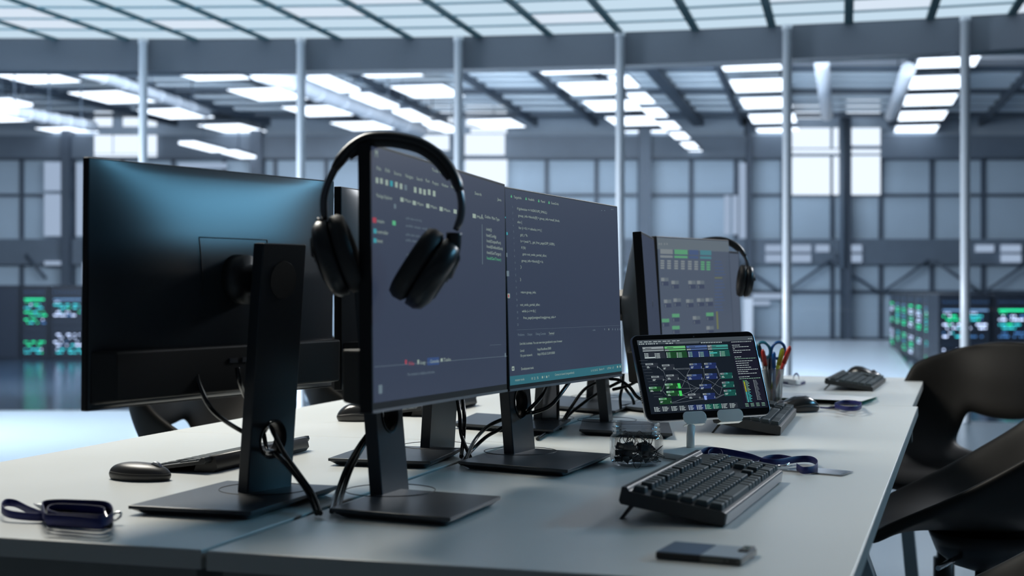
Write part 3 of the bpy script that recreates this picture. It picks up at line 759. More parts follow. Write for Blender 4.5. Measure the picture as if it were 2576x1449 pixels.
def plane_pts(px, d): return [((x-CXP)/F*d, -(y-HY)/F*d) for x, y in px]
D1 = 1.722
bp = plane_pts([(818, 560), (815, 500), (832, 445), (868, 388), (915, 352), (965, 345), (1015, 350), (1065, 365), (1110, 398), (1143, 445), (1160, 500), (1158, 548), (1140, 590)], D1)
o1 = V((0, D1, ZC))
def cuppos(px, py, d): return ((px-CXP)/F*d, -(py-HY)/F*d)
c1 = cuppos(848, 645, D1); c2 = cuppos(1072, 680, D1)
headphones('large black over-ear headphones hanging on the near corner of the editor screen', o1, V((1, 0, 0)), V((0, 1, 0)), V((0, 0, 1)), 1, bp,
           (c1[0], c1[1], R(-72), 0.094, 0.046, 0.074, -1), (c2[0], c2[1], R(57), 0.094, 0.052, 0.074, 1))
D2 = 3.92
bp2 = plane_pts([(1700, 690), (1702, 665), (1712, 640), (1735, 618), (1765, 606), (1800, 601), (1830, 605), (1856, 620), (1874, 645), (1882, 672), (1886, 695)], D2)
c3 = cuppos(1708, 705, D2); c4 = cuppos(1875, 707, D2)
headphones('black headphones hanging on the far corner of the node diagram screen', V((0, D2, ZC)), V((1, 0, 0)), V((0, 1, 0)), V((0, 0, 1)), 1, bp2,
           (c3[0]+0.02, c3[1], R(-80), 0.086, 0.040, 0.07, -1), (c4[0], c4[1], R(84), 0.086, 0.040, 0.07, 1), 0.024)
# ------------------------------------------------------------------ desks
S0 = T(515, 1385); UA = R(17.3)
U = V((math.sin(UA), math.cos(UA), 0)); W_ = V((math.cos(UA), -math.sin(UA), 0))
def desk_pt(u, v, z): return V((S0.x, S0.y, 0)) + U*u + W_*v + V((0, 0, z))
DM = Matrix(((W_.x, U.x, 0, S0.x), (W_.y, U.y, 0, S0.y), (0, 0, 1, 0), (0, 0, 0, 1)))
def desk(label, u0, u1, v0, v1, legs, grp):
    root = thing('desk', label, 'desk', desk_pt((u0+u1)/2, (v0+v1)/2, 0), group=grp)
    mb = MB(DM); mb.box(v0, v1, u0, u1, TZ-0.022, TZ, 0)
    o = mb.build('table_top', [M['desk']], root, bevel=0.0012)
    mb = MB(DM)
    e = 0.0006
    mb.box(v0-e, v1+e, u0-e, u0+.001, TZ-0.022, TZ-0.0012); mb.box(v0-e, v1+e, u1-.001, u1+e, TZ-0.022, TZ-0.0012)
    mb.box(v0-e, v0+.001, u0, u1, TZ-0.022, TZ-0.0012); mb.box(v1-.001, v1+e, u0, u1, TZ-0.022, TZ-0.0012)
    mb.build('edge_band', M['desk_edge'], root)
    mb = MB(DM)
    for a, b, c, d in ((v0+.012, v1-.012, u0+.012, u0+.05), (v0+.012, v1-.012, u1-.05, u1-.012), (v0+.03, v0+.06, u0+.05, u1-.05), (v1-.06, v1-.03, u0+.05, u1-.05)):
        mb.box(a, b, c, d, TZ-0.085, TZ-0.0225)
    mb.build('frame', M['frame_dark'], root, bevel=0.002)
    for (u, va, vb) in legs:
        mb = MB(DM); mb.hull([(va-.02, u-.03, 0.66), (va+.02, u-.03, 0.66), (va+.02, u+.03, 0.66), (va-.02, u+.03, 0.66)], [(vb-.02, u-.03, 0.0), (vb+.02, u-.03, 0.0), (vb+.02, u+.03, 0.0), (vb-.02, u+.03, 0.0)])
        mb.build('leg', M['leg_grey'], root, bevel=0.002)
    return root
g = 'white desks pushed together in two rows'
desk('white desk at the front left, under the mouse and slim keyboard', 0.004, 1.165, -0.733, -0.007, [(0.10, -0.62, -0.70), (0.10, -0.08, -0.03), (1.06, -0.62, -0.70), (1.06, -0.08, -0.03)], g)
desk('white desk of the left row behind the front one, under the glossy black mouse', 1.169, 2.27, -0.733, -0.007, [(1.27, -0.62, -0.70), (1.27, -0.08, -0.03), (2.17, -0.62, -0.70)], g)
desk('farthest white desk of the left row', 2.274, 3.39, -0.733, -0.007, [(3.3, -0.62, -0.70), (2.38, -0.62, -0.70)], g)
desk('long white desk at the front right, under the code screen, jar and tablet', 0.0, 2.245, 0.003, 0.697, [(0.055, 0.045, 0.045), (0.12, 0.60, 0.66), (1.66, 0.53, 0.76), (1.9, 0.08, 0.03)], g)
desk('farthest white desk of the right row, under the notebook and far keyboard', 2.249, 3.395, 0.003, 0.684, [(3.3, 0.60, 0.66), (2.4, 0.08, 0.03)], g)

# ------------------------------------------------------------------ keyboards
KM = {}
def key_mesh(w, d):
    k = (round(w, 4), round(d, 4))
    if k in KM: return KM[k]
    a, b, h, ins = w/2-0.0006, d/2-0.0006, 0.0085, 0.0026
    mb = MB(); lo = [(-a, -b, 0), (a, -b, 0), (a, b, 0), (-a, b, 0)]; hi = [(-a+ins, -b+ins*0.8, h), (a-ins, -b+ins*0.8, h), (a-ins, b-ins*0.5, h*0.94), (-a+ins, b-ins*0.5, h*0.94)]
    mb.hull(lo, hi, 0)
    import bmesh
    me = bpy.data.meshes.new('key'); me.from_pydata([tuple(v) for v in mb.v], [], mb.f); me.materials.append(M['key'])
    bm = bmesh.new(); bm.from_mesh(me); bmesh.ops.remove_doubles(bm, verts=bm.verts, dist=1e-6); bmesh.ops.recalc_face_normals(bm, faces=bm.faces)
    bmesh.ops.bevel(bm, geom=[e for e in bm.edges], offset=0.0009, segments=1, affect='EDGES', clamp_overlap=True); bm.to_mesh(me); bm.free()
    KM[k] = me; return me
UN = 0.0187
def full_rows(numpad=True):
    rows = [([1.25, 1.25, 1.25, 6.25, 1.25, 1.25, 1.25, 1.25], 0), ([2.25]+[1]*10+[2.75], 1), ([1.75]+[1]*11+[2.25], 2), ([1.5]+[1]*12+[1.5], 3), ([1]*13+[2], 4)]
    out = []
    for ws, r in rows:
        x = 0
        for w in ws: out.append((x+w/2, r+0.5, w, 1)); x += w
    for x in (0, 2, 3, 4, 5, 6.5, 7.5, 8.5, 9.5, 11, 12, 13, 14): out.append((x+0.5, 5.75, 1, 1))
    nx = 15.3
    for x, r in ((0, 0), (1, 0), (2, 0), (1, 1), (0, 3), (1, 3), (2, 3), (0, 4), (1, 4), (2, 4), (0, 5.25), (1, 5.25), (2, 5.25)): out.append((nx+x+0.5, r+0.5, 1, 1))
    if numpad:
        px = 18.6
        out.append((px+1, 0.5, 2, 1)); out.append((px+2.5, 0.5, 1, 1)); out.append((px+3.5, 1.0, 1, 2)); out.append((px+3.5, 3.0, 1, 2))
        for r in (1, 2, 3): out += [(px+i+0.5, r+0.5, 1, 1) for i in range(3)]
        out += [(px+i+0.5, 4.5, 1, 1) for i in range(4)]
    return out
def keyboard(label, origin, yaw, tilt, rows, wU, feet=True, slim=False, side=None, h0=0.012):
    """origin: the front left corner of the case on the table; x along the rows, y towards the back"""
    Mx = Matrix.Translation(origin) @ Matrix.Rotation(yaw, 4, 'Z')
    root = thing('keyboard', label, 'keyboard', None, M4=Mx)
    Mt = Mx @ Matrix.Rotation(tilt, 4, 'X')
    ROOTM[root.name] = Mx
    w = wU*UN+0.012; d = 6.5*UN+0.014 if not slim else 6*UN*0.86+0.012
    k = 0.86 if slim else 1.0
    mb = MB(Mt); h = h0
    pr = [(0, 0.0015), (0.002, 0), (d-0.003, 0), (d, 0.004), (d-0.001, h+0.004), (d-0.008, h+0.0045), (d-0.012, h), (0.006, h), (0.0015, h-0.001)]
    mb.loft([[(x, y, z) for y, z in pr] for x in (0, w)], 0, False, True)
    mb.build('case', M['kbody'], root, bevel=0.001)
    if side:
        mb = MB(Mt); mb.box(0.003, w-0.003, -0.0006, 0.001, 0.002, h-0.002); mb.build('front_strip', M['kside'], root)
    kz = h-0.001
    for x, y, kw, kd in rows:
        me = key_mesh(kw*UN*1.0, kd*UN*k)
        o = bpy.data.objects.new('key', me); COL.objects.link(o); o.parent = root
        o.matrix_local = Matrix.Rotation(tilt, 4, 'X') @ Matrix.Translation((0.006+x*UN, 0.006+y*UN*k, kz)) @ Matrix.Diagonal((1, 1, 0.45 if slim else 1, 1))
    if feet:
        zz = math.sin(tilt)*(d-0.012)
        for x in (0.02, w-0.03):
            mb = MB(Mx); yb = (d-0.012)*math.cos(tilt)
            mb.loft([[(x, yb-0.006, zz+0.001), (x+0.012, yb-0.006, zz+0.001), (x+0.012, yb, zz+0.001), (x, yb, zz+0.001)], [(x, yb+0.012, 0), (x+0.012, yb+0.012, 0), (x+0.012, yb+0.016, 0), (x, yb+0.016, 0)]], 0, False, True)
            mb.build('kickstand', M['black'], root)
    if slim:
        mb = MB(Mx); yb = d*math.cos(tilt); zb = math.sin(tilt)*d
        pr = [(yb-0.03, zb*0.75), (yb-0.034, 0.001), (yb+0.002, 0.0008), (yb+0.008, zb*0.5), (yb+0.004, zb+h+0.003), (yb-0.006, zb+h+0.004), (yb-0.012, zb+h*0.5)]
        mb.loft([[(x, y, z) for y, z in pr] for x in (0.02, w-0.02)], 0, True, True); mb.build('battery_tube', M['mouse_m'], root)
    return root, w, d
yawk = lambda a: math.pi/2 - a      # row direction a degrees right of the view direction
nc = T(1822, 1327)
kb1 = keyboard('large black keyboard with tall keys, nearest on the right desk', nc, yawk(R(19.5)), R(9.5), full_rows(), 22.65, side=True, h0=0.018)
nc2 = T(1963, 1096)
keyboard('black keyboard partly hidden by the lower right corner of the tablet', nc2, yawk(R(15)), R(9.5), full_rows(), 22.65, side=False, h0=0.018)
nc3 = T(2196, 985)
keyboard('far black keyboard at the end of the right desk, behind the notebook', nc3, yawk(R(19)), R(8), full_rows(), 22.65, h0=0.012)
# slim one: its user sits on the left
nl = T(590, 1104)
def slim_kb(label, nearback, ang, rows, wU):
    yaw = -(math.pi/2+ang)  # row direction points back towards the camera
    xd = V((math.cos(yaw), math.sin(yaw), 0)); yd = V((-xd.y, xd.x, 0)); wl = wU*UN+0.012; dd = 6*UN*0.86+0.012
    org = nearback - xd*wl - yd*dd
    return keyboard(label, org, yaw, R(8.5), rows, wU, feet=False, slim=True, h0=0.006)
slim_rows = [(x, min(y, 5.5), w, d) for x, y, w, d in full_rows(False)]
slim_kb('slim dark keyboard on the left desk, half hidden by the monitor stand', T(520, 1193), R(19), slim_rows, 18.4)
slim_kb('dark keyboard on the left row glimpsed under the editor screen', T(1062, 1050), R(19), slim_rows, 18.4)

# ------------------------------------------------------------------ mice
def mouse(label, center, yaw, L, Wd, Hh, mt, low=False):
    Mx = Matrix.Translation(center) @ Matrix.Rotation(yaw, 4, 'Z')
    root = thing('mouse', label, 'computer mouse', None, M4=Mx)
    n = 28; rings = []
    def prof(t): return (max(0, 1-abs(2*t-1)**2.6))**0.5
    hs = (lambda t: 0.62+0.38*math.sin(math.pi*min(1, t*1.25+0.12))) if not low else (lambda t: 0.9-0.12*t)
    for part, z0, z1 in (('base_shell', 0.0008, 0.42), ('top_shell', 0.42, 1.0)):
        rings = []
        K = 10
        for k in range(K+1):
            q = z0+(z1-z0)*k/K if part == 'top_shell' else k/K*0.42
            s_ = (1-max(0, q)**3.2)**0.42 if q < 1 else 0.0
            if q < 0.3: s_ *= 0.90+0.10*(q/0.3)**0.5
            rg = []
            for j in range(n):
                a = 2*math.pi*j/n; ca, sa = math.cos(a), math.sin(a)
                x = math.copysign(abs(ca)**0.85, ca)*L/2*max(s_, 0.02); t = 0.5+x/L; y = math.copysign(abs(sa)**0.85, sa)*Wd/2*max(s_, 0.02)*(0.94-0.10*math.cos(2*math.pi*t))
                rg.append((x, y, max(0.0006, q*Hh*hs(t))))
            rings.append(rg)
        MB(Mx).loft(rings, 0, True, True).build(part, mt if part == 'top_shell' else M['mouse_m'], root)
    wz = Hh*hs(0.80)*0.90
    rg = []
    for yy in (-0.0028, 0.0028): rg.append([(L*0.27+0.010*math.cos(a), yy, wz-0.0045+0.010*math.sin(a)) for a in [2*math.pi*i/18 for i in range(18)]])
    MB(Mx).loft(rg, 0, False, True).build('scroll_wheel', M['silver'], root, bevel=0.0008)
    return root
mouse('low flat dark mouse on the front left desk beside the slim keyboard', T(352, 1206), R(-20), 0.105, 0.058, 0.031, M['mouse_m'], True)
mouse('glossy black mouse on the left row between the two front screens', T(912, 1058), R(15), 0.115, 0.065, 0.040, M['mouse'])
mouse('black humped mouse on the right desk beyond the tablet', T(1998, 1036), R(190), 0.122, 0.068, 0.040, M['mouse'])
mouse('black mouse at the far end of the right desk behind the far keyboard', T(2172, 953), R(-15), 0.115, 0.07, 0.043, M['mouse'])

# ------------------------------------------------------------------ jar with binder clips
jc = T(1601, 1172); jc = V((jc.x, 2.385, TZ))
jx = (1601-CXP)/F*2.385; jc.x = jx
jar = [(0.0, 0.0025), (0.030, 0.0025), (0.036, 0.0008), (0.0395, 0.0025), (0.0425, 0.008), (0.0440, 0.016), (0.0440, 0.040), (0.0432, 0.0455), (0.0405, 0.0495), (0.0385, 0.0515), (0.0385, 0.0535), (0.0402, 0.0545), (0.0402, 0.0555), (0.0385, 0.0565), (0.0385, 0.061), (0.0398, 0.062), (0.0398, 0.063), (0.0385, 0.064), (0.0382, 0.0690), (0.0388, 0.0700), (0.0380, 0.0710), (0.0368, 0.0700)]
inner = [(0.0365, 0.0690), (0.0368, 0.052), (0.0390, 0.049), (0.0418, 0.0445), (0.0424, 0.039), (0.0424, 0.017), (0.0408, 0.010), (0.037, 0.005), (0.0, 0.0045)]
jo = MB(Matrix.Translation(jc)).lathe(jar+inner[:2], n=48).build('jar', M['jar'], at=jc)
tag(jo, 'clear open screw-top jar of black binder clips on the right desk', 'jar')
random.seed(11)
def binder(Mx, label, w=0.019):
    root = thing('binder_clip', label, 'binder clip', None, group='black binder clips in the clear jar', M4=Mx)
    h = 0.011; d = 0.010
    mb = MB(Mx); mb.loft([[(x, -d/2*0.15, h/2), (x, -d/2, -h/2), (x, d/2, -h/2), (x, d/2*0.15, h/2)] for x in (-w/2, w/2)], 0, False, True); mb.build('body', M['clipb'], root, bevel=0.0006)
    for sg in (-1, 1):
        a = R(28)*sg
        pts = [(-w*0.22, sg*0.001, h/2-0.001), (-w*0.36, sg*0.004, h/2+0.005), (-w*0.20, sg*0.009, h/2+0.013), (0, sg*0.0105, h/2+0.0165), (w*0.20, sg*0.009, h/2+0.013), (w*0.36, sg*0.004, h/2+0.005), (w*0.22, sg*0.001, h/2-0.001)]
        MB(Mx).tube(spline(pts, 4), 0.00055, 6).build('wire_handle', M['chrome'] if random.random() < 0.3 else M['bezel'], root)
    return root
first = None
spots = []
for lvl, n, rad in ((0.011, 8, 0.027), (0.021, 7, 0.027), (0.030, 6, 0.024)):
    for i in range(n):
        a = 2*math.pi*i/n + lvl*70
        spots.append((rad*math.cos(a), rad*math.sin(a), lvl))
for i in (0, 1): spots.append(((-0.006, 0.007)[i], 0.004*(1-2*i), 0.013+0.012*i))
for x, y, z in spots:
    top_ = z > 0.025
    rot = Matrix.Rotation(random.uniform(0, 6.28), 4, 'Z') @ Matrix.Rotation(random.uniform(-0.5, 0.5) if top_ else random.uniform(1.2, 1.9), 4, 'X') @ Matrix.Rotation(random.uniform(-.4, .4), 4, 'Y')
    k = 1.0 if top_ else 0.9
    Mx = Matrix.Translation(jc+V((x*1.0, y*1.0, z))) @ rot @ Matrix.Diagonal((k, k, k, 1))
    lab = 'black binder clip in the clear jar, wire handles folded out'
    if first is None: first = binder(Mx, lab)
    else: clone(first, Mx, lab)

# ------------------------------------------------------------------ ribbons, badges
def ribbon(name, root, pts, h=0.012, t=0.0011, lean=None, n=7, mt=None):
    ps = spline(pts, n); N = len(ps); rings = []
    for i, p in enumerate(ps):
        tg = (ps[min(i+1, N-1)]-ps[max(i-1, 0)]).normalized(); up = V((0, 0, 1)); sd = tg.cross(up).normalized() if tg.cross(up).length > 0.01 else V((1, 0, 0))
        L = lean[min(len(lean)-1, int(i/n))] if lean else 0
        u2 = (up*math.cos(L)+sd*math.sin(L)); s2 = u2.cross(tg).normalized()
        rings.append([p+u2*h/2+s2*t/2, p-u2*h/2+s2*t/2, p-u2*h/2-s2*t/2, p+u2*h/2-s2*t/2])
    mb = MB(); mb.loft(rings, 0, True, True); return mb.build(name, mt or M['blue'], root, bevel=0.0003, seg=1)
def tz(x, y, z): # photo point whose world height over the desk is z
    return T(x, y, TZ+z)
ly = thing('lanyard', 'navy blue lanyard looped behind the near keyboard, its clear badge flat on the desk', 'lanyard', T(1900, 1165))
ribbon('ribbon', ly, [tz(1840, 1168, .008), tz(1800, 1166, .008), tz(1766, 1156, .010), tz(1757, 1146, .012), tz(1772, 1135, .015), tz(1800, 1133, .016), tz(1850, 1141, .016), tz(1890, 1150, .012), tz(1925, 1162, .009), tz(1960, 1163, .008),
                     tz(2000, 1156, .008), tz(2035, 1155, .008), tz(2053, 1162, .008), tz(2056, 1172, .007), tz(2045, 1181, .0065), tz(2020, 1183, .0065), tz(2004, 1174, .0065)], 0.011)
ribbon('ribbon', ly, [tz(1815, 1160, .012), tz(1818, 1145, .016), tz(1812, 1134, .020), tz(1796, 1130, .022), tz(1783, 1138, .018), tz(1783, 1150, .013), tz(1792, 1160, .010), tz(1812, 1164, .008)], 0.006)
ribbon('ribbon', ly, [tz(1826, 1150, .009), tz(1850, 1167, .007), tz(1880, 1173, .0065), tz(1905, 1168, .0065), tz(1918, 1158, .007), tz(1935, 1152, .007), tz(1965, 1151, .007), tz(1992, 1156, .007)], 0.010)
MB().tube(spline([tz(1985, 1166, .008), tz(1975, 1171, .006), tz(1962, 1172, .005), tz(1950, 1172, .004)], 4), 0.0022, 8).build('swivel_hook', M['chrome'], ly)
MB().tube([tz(1955, 1173, .004)+V((0.007*math.cos(a), 0.007*math.sin(a), 0)) for a in [2*math.pi*i/16 for i in range(16)]], 0.0012, 6, closed=True).build('metal_ring', M['chrome'], ly)
def card(name, root, q, z, th, mt):
    pts = [T(x, y, TZ+z) for x, y in q]
    MB().hull([p-V((0, 0, th/2)) for p in pts], [p+V((0, 0, th/2)) for p in pts]).build(name, mt, root)
card('badge_sleeve', ly, [(1955, 1181), (2118, 1196), (2147, 1186), (2030, 1175)], 0.0018, 0.0012, M['sleeve'])
card('badge_card', ly, [(1975, 1181), (2112, 1193), (2134, 1186), (2035, 1177)], 0.0018, 0.0006, M['paper'])

l2 = thing('lanyard', 'bundled navy lanyard with metal clip at the front left corner of the desk', 'lanyard', T(180, 1315))
ribbon('ribbon', l2, [tz(140, 1300, .006), tz(95, 1301, .007), tz(45, 1297, .008), tz(15, 1290, .010), tz(4, 1278, .012), tz(14, 1265, .012), tz(40, 1267, .010), tz(75, 1284, .007), tz(115, 1298, .006), tz(135, 1302, .006)], 0.010)
for k in range(4):
    z = 0.006+0.0045*k; e = k*2.0
    ribbon('ribbon', l2, [tz(150, 1309-3*k, z), tz(250, 1314-3*k, z), tz(262, 1304-3*k, z), tz(250, 1292-3*k, z+.001), tz(150, 1286-3*k, z+.002), tz(122, 1292-3*k, z+.001), tz(124, 1302-3*k, z), tz(150, 1309-3*k, z)], 0.010)
    if k == 1: ribbon('ribbon', l2, [tz(150, 1303, z), tz(245, 1306, z), tz(245, 1298, z+.002), tz(150, 1294, z+.002)], 0.010)
    ribbon('ribbon', l2, [tz(120-e, 1312-3*k, z), tz(180, 1316-3*k, z), tz(250, 1321-3*k, z), tz(278, 1312-3*k, z), tz(283, 1298-4*k, z+.001), tz(265, 1283-4*k, z+.001), tz(200, 1276-3*k, z+.002), tz(140, 1275-3*k, z+.002), tz(108, 1280-3*k, z+.002), tz(104+e, 1292-2*k, z+.001), tz(118-e, 1308-3*k, z)], 0.010)
a_, b_ = tz(96, 1281, .024), tz(265, 1288, .020)
card_pts = [tz(84, 1268, .020), tz(262, 1280, .019), tz(270, 1303, .012), tz(125, 1300, .012)]
MB().hull([tz(132, 1309, .0015), tz(262, 1314, .0015), tz(268, 1288, .0015), tz(128, 1284, .0015)], [tz(132, 1309-26, .0195), tz(262, 1314-28, .0175), tz(268, 1288-18, .0175), tz(128, 1284-16, .0195)]).build('badge_holder', M['black'], l2, bevel=0.001)
MB().hull([p for p in card_pts], [p+V((0, 0, .001)) for p in card_pts]).build('badge_card', M['sleeve'], l2)
MB().tube(spline([tz(280, 1300, .010), tz(292, 1290, .014), tz(303, 1290, .014), tz(304, 1298, .010), tz(292, 1308, .006), tz(282, 1309, .006)], 5), 0.0016, 8).build('clip_ring', M['chrome'], l2)
MB().tube([tz(262, 1318, .010), tz(278, 1322, .007)], 0.0045, 10).build('clasp', M['bezel'], l2)

l3 = thing('lanyard', 'small rolled blue lanyard beside the humped black mouse', 'lanyard', T(2120, 1030))
for k in range(3):
    ribbon('ribbon', l3, [tz(2100, 1022, .006+.006*k), tz(2130, 1029-k, .006+.006*k), tz(2158, 1028-k, .006+.006*k), tz(2167, 1020-k, .008+.006*k), tz(2150, 1014-k, .008+.006*k), tz(2120, 1013-k, .008+.006*k), tz(2100, 1018, .006+.006*k)], 0.009, mt=M['blue'])
ribbon('ribbon', l3, [tz(2062, 1025, .004), tz(2085, 1026, .004), tz(2112, 1022, .007)], 0.004)
card('badge_card', l3, [(2080, 1026), (2110, 1029), (2120, 1023), (2090, 1021)], 0.003, 0.001, M['sleeve'])
l4 = thing('lanyard', 'blue and white lanyard heap at the far end of the right desk', 'lanyard', T(1995, 960))
ribbon('ribbon', l4, [tz(1968, 958, .010), tz(1985, 960, .012), tz(2005, 962, .012), tz(2024, 960, .006)], 0.014, mt=M['paper'])
ribbon('ribbon', l4, [tz(1996, 952, .020), tz(1998, 944, .034), tz(2004, 940, .038), tz(2009, 946, .030), tz(2010, 954, .012)], 0.006)
ribbon('ribbon', l4, [tz(1967, 962, .005), tz(1985, 965, .006), tz(2010, 966, .005), tz(2026, 962, .004)], 0.008)

# ------------------------------------------------------------------ phone
zt = 0.0085
q = [T(1649, 1387, TZ+zt), T(1864, 1405, TZ+zt), T(1902, 1382, TZ+zt), T(1697, 1361, TZ+zt)]
ph = thing('phone', 'small two-tone phone, dark and pale grey, at the front of the right desk', 'phone', sum(q, V((0, 0, 0)))/4 - V((0, 0, zt)))
def lerp4(a, b): return q[0]+(q[1]-q[0])*a+(q[3]-q[0])*b
def slab(a0, a1, b0, b1, z0, z1): 
    c = [lerp4(a0, b0), lerp4(a1, b0), lerp4(a1, b1), lerp4(a0, b1)]
    return [p+V((0, 0, z0-zt)) for p in c], [p+V((0, 0, z1-zt)) for p in c]
MB().hull(*slab(0, 0.52, 0, 1, 0.0006, 0.0078)).build('dark_half', M['phone_s'], ph, bevel=0.001)
MB().hull(*slab(0.52, 1, 0, 1, 0.0006, 0.0078)).build('pale_half', M['phone_s2'], ph, bevel=0.0015)
MB().hull(*slab(0.01, 0.515, 0.02, 0.98, 0.0078, 0.0086)).build('dark_panel', M['phone_d'], ph)
MB().hull(*slab(0.525, 0.985, 0.02, 0.98, 0.0078, 0.0086)).build('pale_panel', M['phone_l'], ph)
cm = MB().hull(*slab(0.86, 0.985, 0.52, 0.97, 0.0086, 0.0102)).build('camera_bump', M['phone_s'], ph, bevel=0.0006)
p_ = lerp4(0.93, 0.75); MB(Matrix.Translation(p_+V((0, 0, 0.0016)))).lathe([(0.0, 0.0006), (0.0035, 0.0006), (0.0042, 0.0)], n=20).build('lens', mat('camera_glass', (0.05, 0.12, 0.08), 0.1), cm)
for a0, a1 in ((0.80, 0.83), (0.86, 0.95)):
    c = [lerp4(a0, -0.004), lerp4(a1, -0.004), lerp4(a1, 0.01), lerp4(a0, 0.01)]
    MB().hull([p+V((0, 0, -.0055)) for p in c], [p+V((0, 0, -.003)) for p in c]).build('side_button', M['phone_s'], ph)

# ------------------------------------------------------------------ pencil cup
pc = T(1938, 1010); dC = 3.42; pc = V(((1938-CXP)/F*dC, dC, TZ))
n_ = [(0.0, 0.001), (0.024, 0.001), (0.0245, 0.004), (0.032, 0.098), (0.0328, 0.1), (0.0312, 0.099), (0.0235, 0.005), (0.0, 0.005)]
cup = MB(Matrix.Translation(pc)).lathe(n_, n=32).build('pencil_cup', glassmat('cup_plastic', (0.82, 0.86, 0.88), 0.06, 0.12, 0.6), at=pc)
tag(cup, 'clear plastic cup of pens and scissors standing behind the tablet', 'pencil cup')
def stick(name, label, cat, bx, by, tx, ty, tz_, r, mt, capm=None, extra=None):
    b = pc+V((bx, by, 0.007)); t = pc+V((tx, ty, tz_))
    root = thing(name, label, cat, b)
    MB().tube([b, b+(t-b)*0.72], r, 10).build('barrel', mt, root)
    MB().tube([b+(t-b)*0.72, b+(t-b)*0.96, t], [r*1.12, r*1.12, r*0.5], 10).build('cap', capm or mt, root)
stick('pen', 'red pen leaning right in the clear cup', 'pen', -0.008, 0.0, 0.047, 0.0, 0.153, 0.0048, M['red'])
stick('pen', 'yellow highlighter in the clear cup beside the red pen', 'pen', -0.004, 0.010, 0.032, 0.012, 0.148, 0.0055, M['yellow'])
stick('pencil', 'dark pencil leaning left in the clear cup', 'pencil', 0.008, 0.006, -0.026, 0.008, 0.158, 0.0038, M['clipb'])
stick('pen', 'black pen with an orange ring in the clear cup', 'pen', 0.002, -0.012, -0.020, -0.010, 0.146, 0.0045, M['black'], M['red'])
stick('pen', 'dark blue pen upright in the clear cup', 'pen', 0.008, -0.008, 0.006, -0.012, 0.140, 0.0042, M['bluep'])
sc_ = thing('scissors', 'blue-handled scissors standing in the clear cup', 'scissors', pc+V((0, 0.005, 0.01)))
for s_, mt in ((-1, M['tealp']), (1, M['bluep'])):
    c0 = pc+V((0.003+s_*0.017, 0.012, 0.142))
    MB().tube([c0+V((0.016*math.cos(a)*1.0, 0, 0.019*math.sin(a)+0.003*math.cos(a)*s_)) for a in [2*math.pi*i/22 for i in range(22)]], 0.0036, 8, closed=True).build('handle', mt, sc_)
    MB().hull([pc+V(v) for v in ((-0.002*s_-.004, 0.011, 0.012), (-0.002*s_+.003, 0.011, 0.012), (-0.002*s_+.003, 0.0125, 0.012), (-0.002*s_-.004, 0.0125, 0.012))], [pc+V(v) for v in ((s_*0.004-.005, 0.011, 0.13), (s_*0.004+.005, 0.011, 0.13), (s_*0.004+.005, 0.0125, 0.13), (s_*0.004-.005, 0.0125, 0.13))]).build('blade', M['silver'], sc_)

# notebook
nb = thing('notebook', 'white notebook with a teal underside between the humped mouse and the far keyboard', 'notebook', T(2080, 1000))
def nbq(z, m=0): return [T(1900+m, 1001-m, TZ+z), T(2172-m, 1013-m*1.3, TZ+z), T(2206-m, 999, TZ+z), T(1935+m, 985, TZ+z)]
MB().hull(nbq(0.0006), nbq(0.005)).build('cover', M['teal'], nb, bevel=0.0008)
MB().hull(nbq(0.0051, 3), nbq(0.013, 3)).build('page_block', M['paper'], nb, bevel=0.0008)

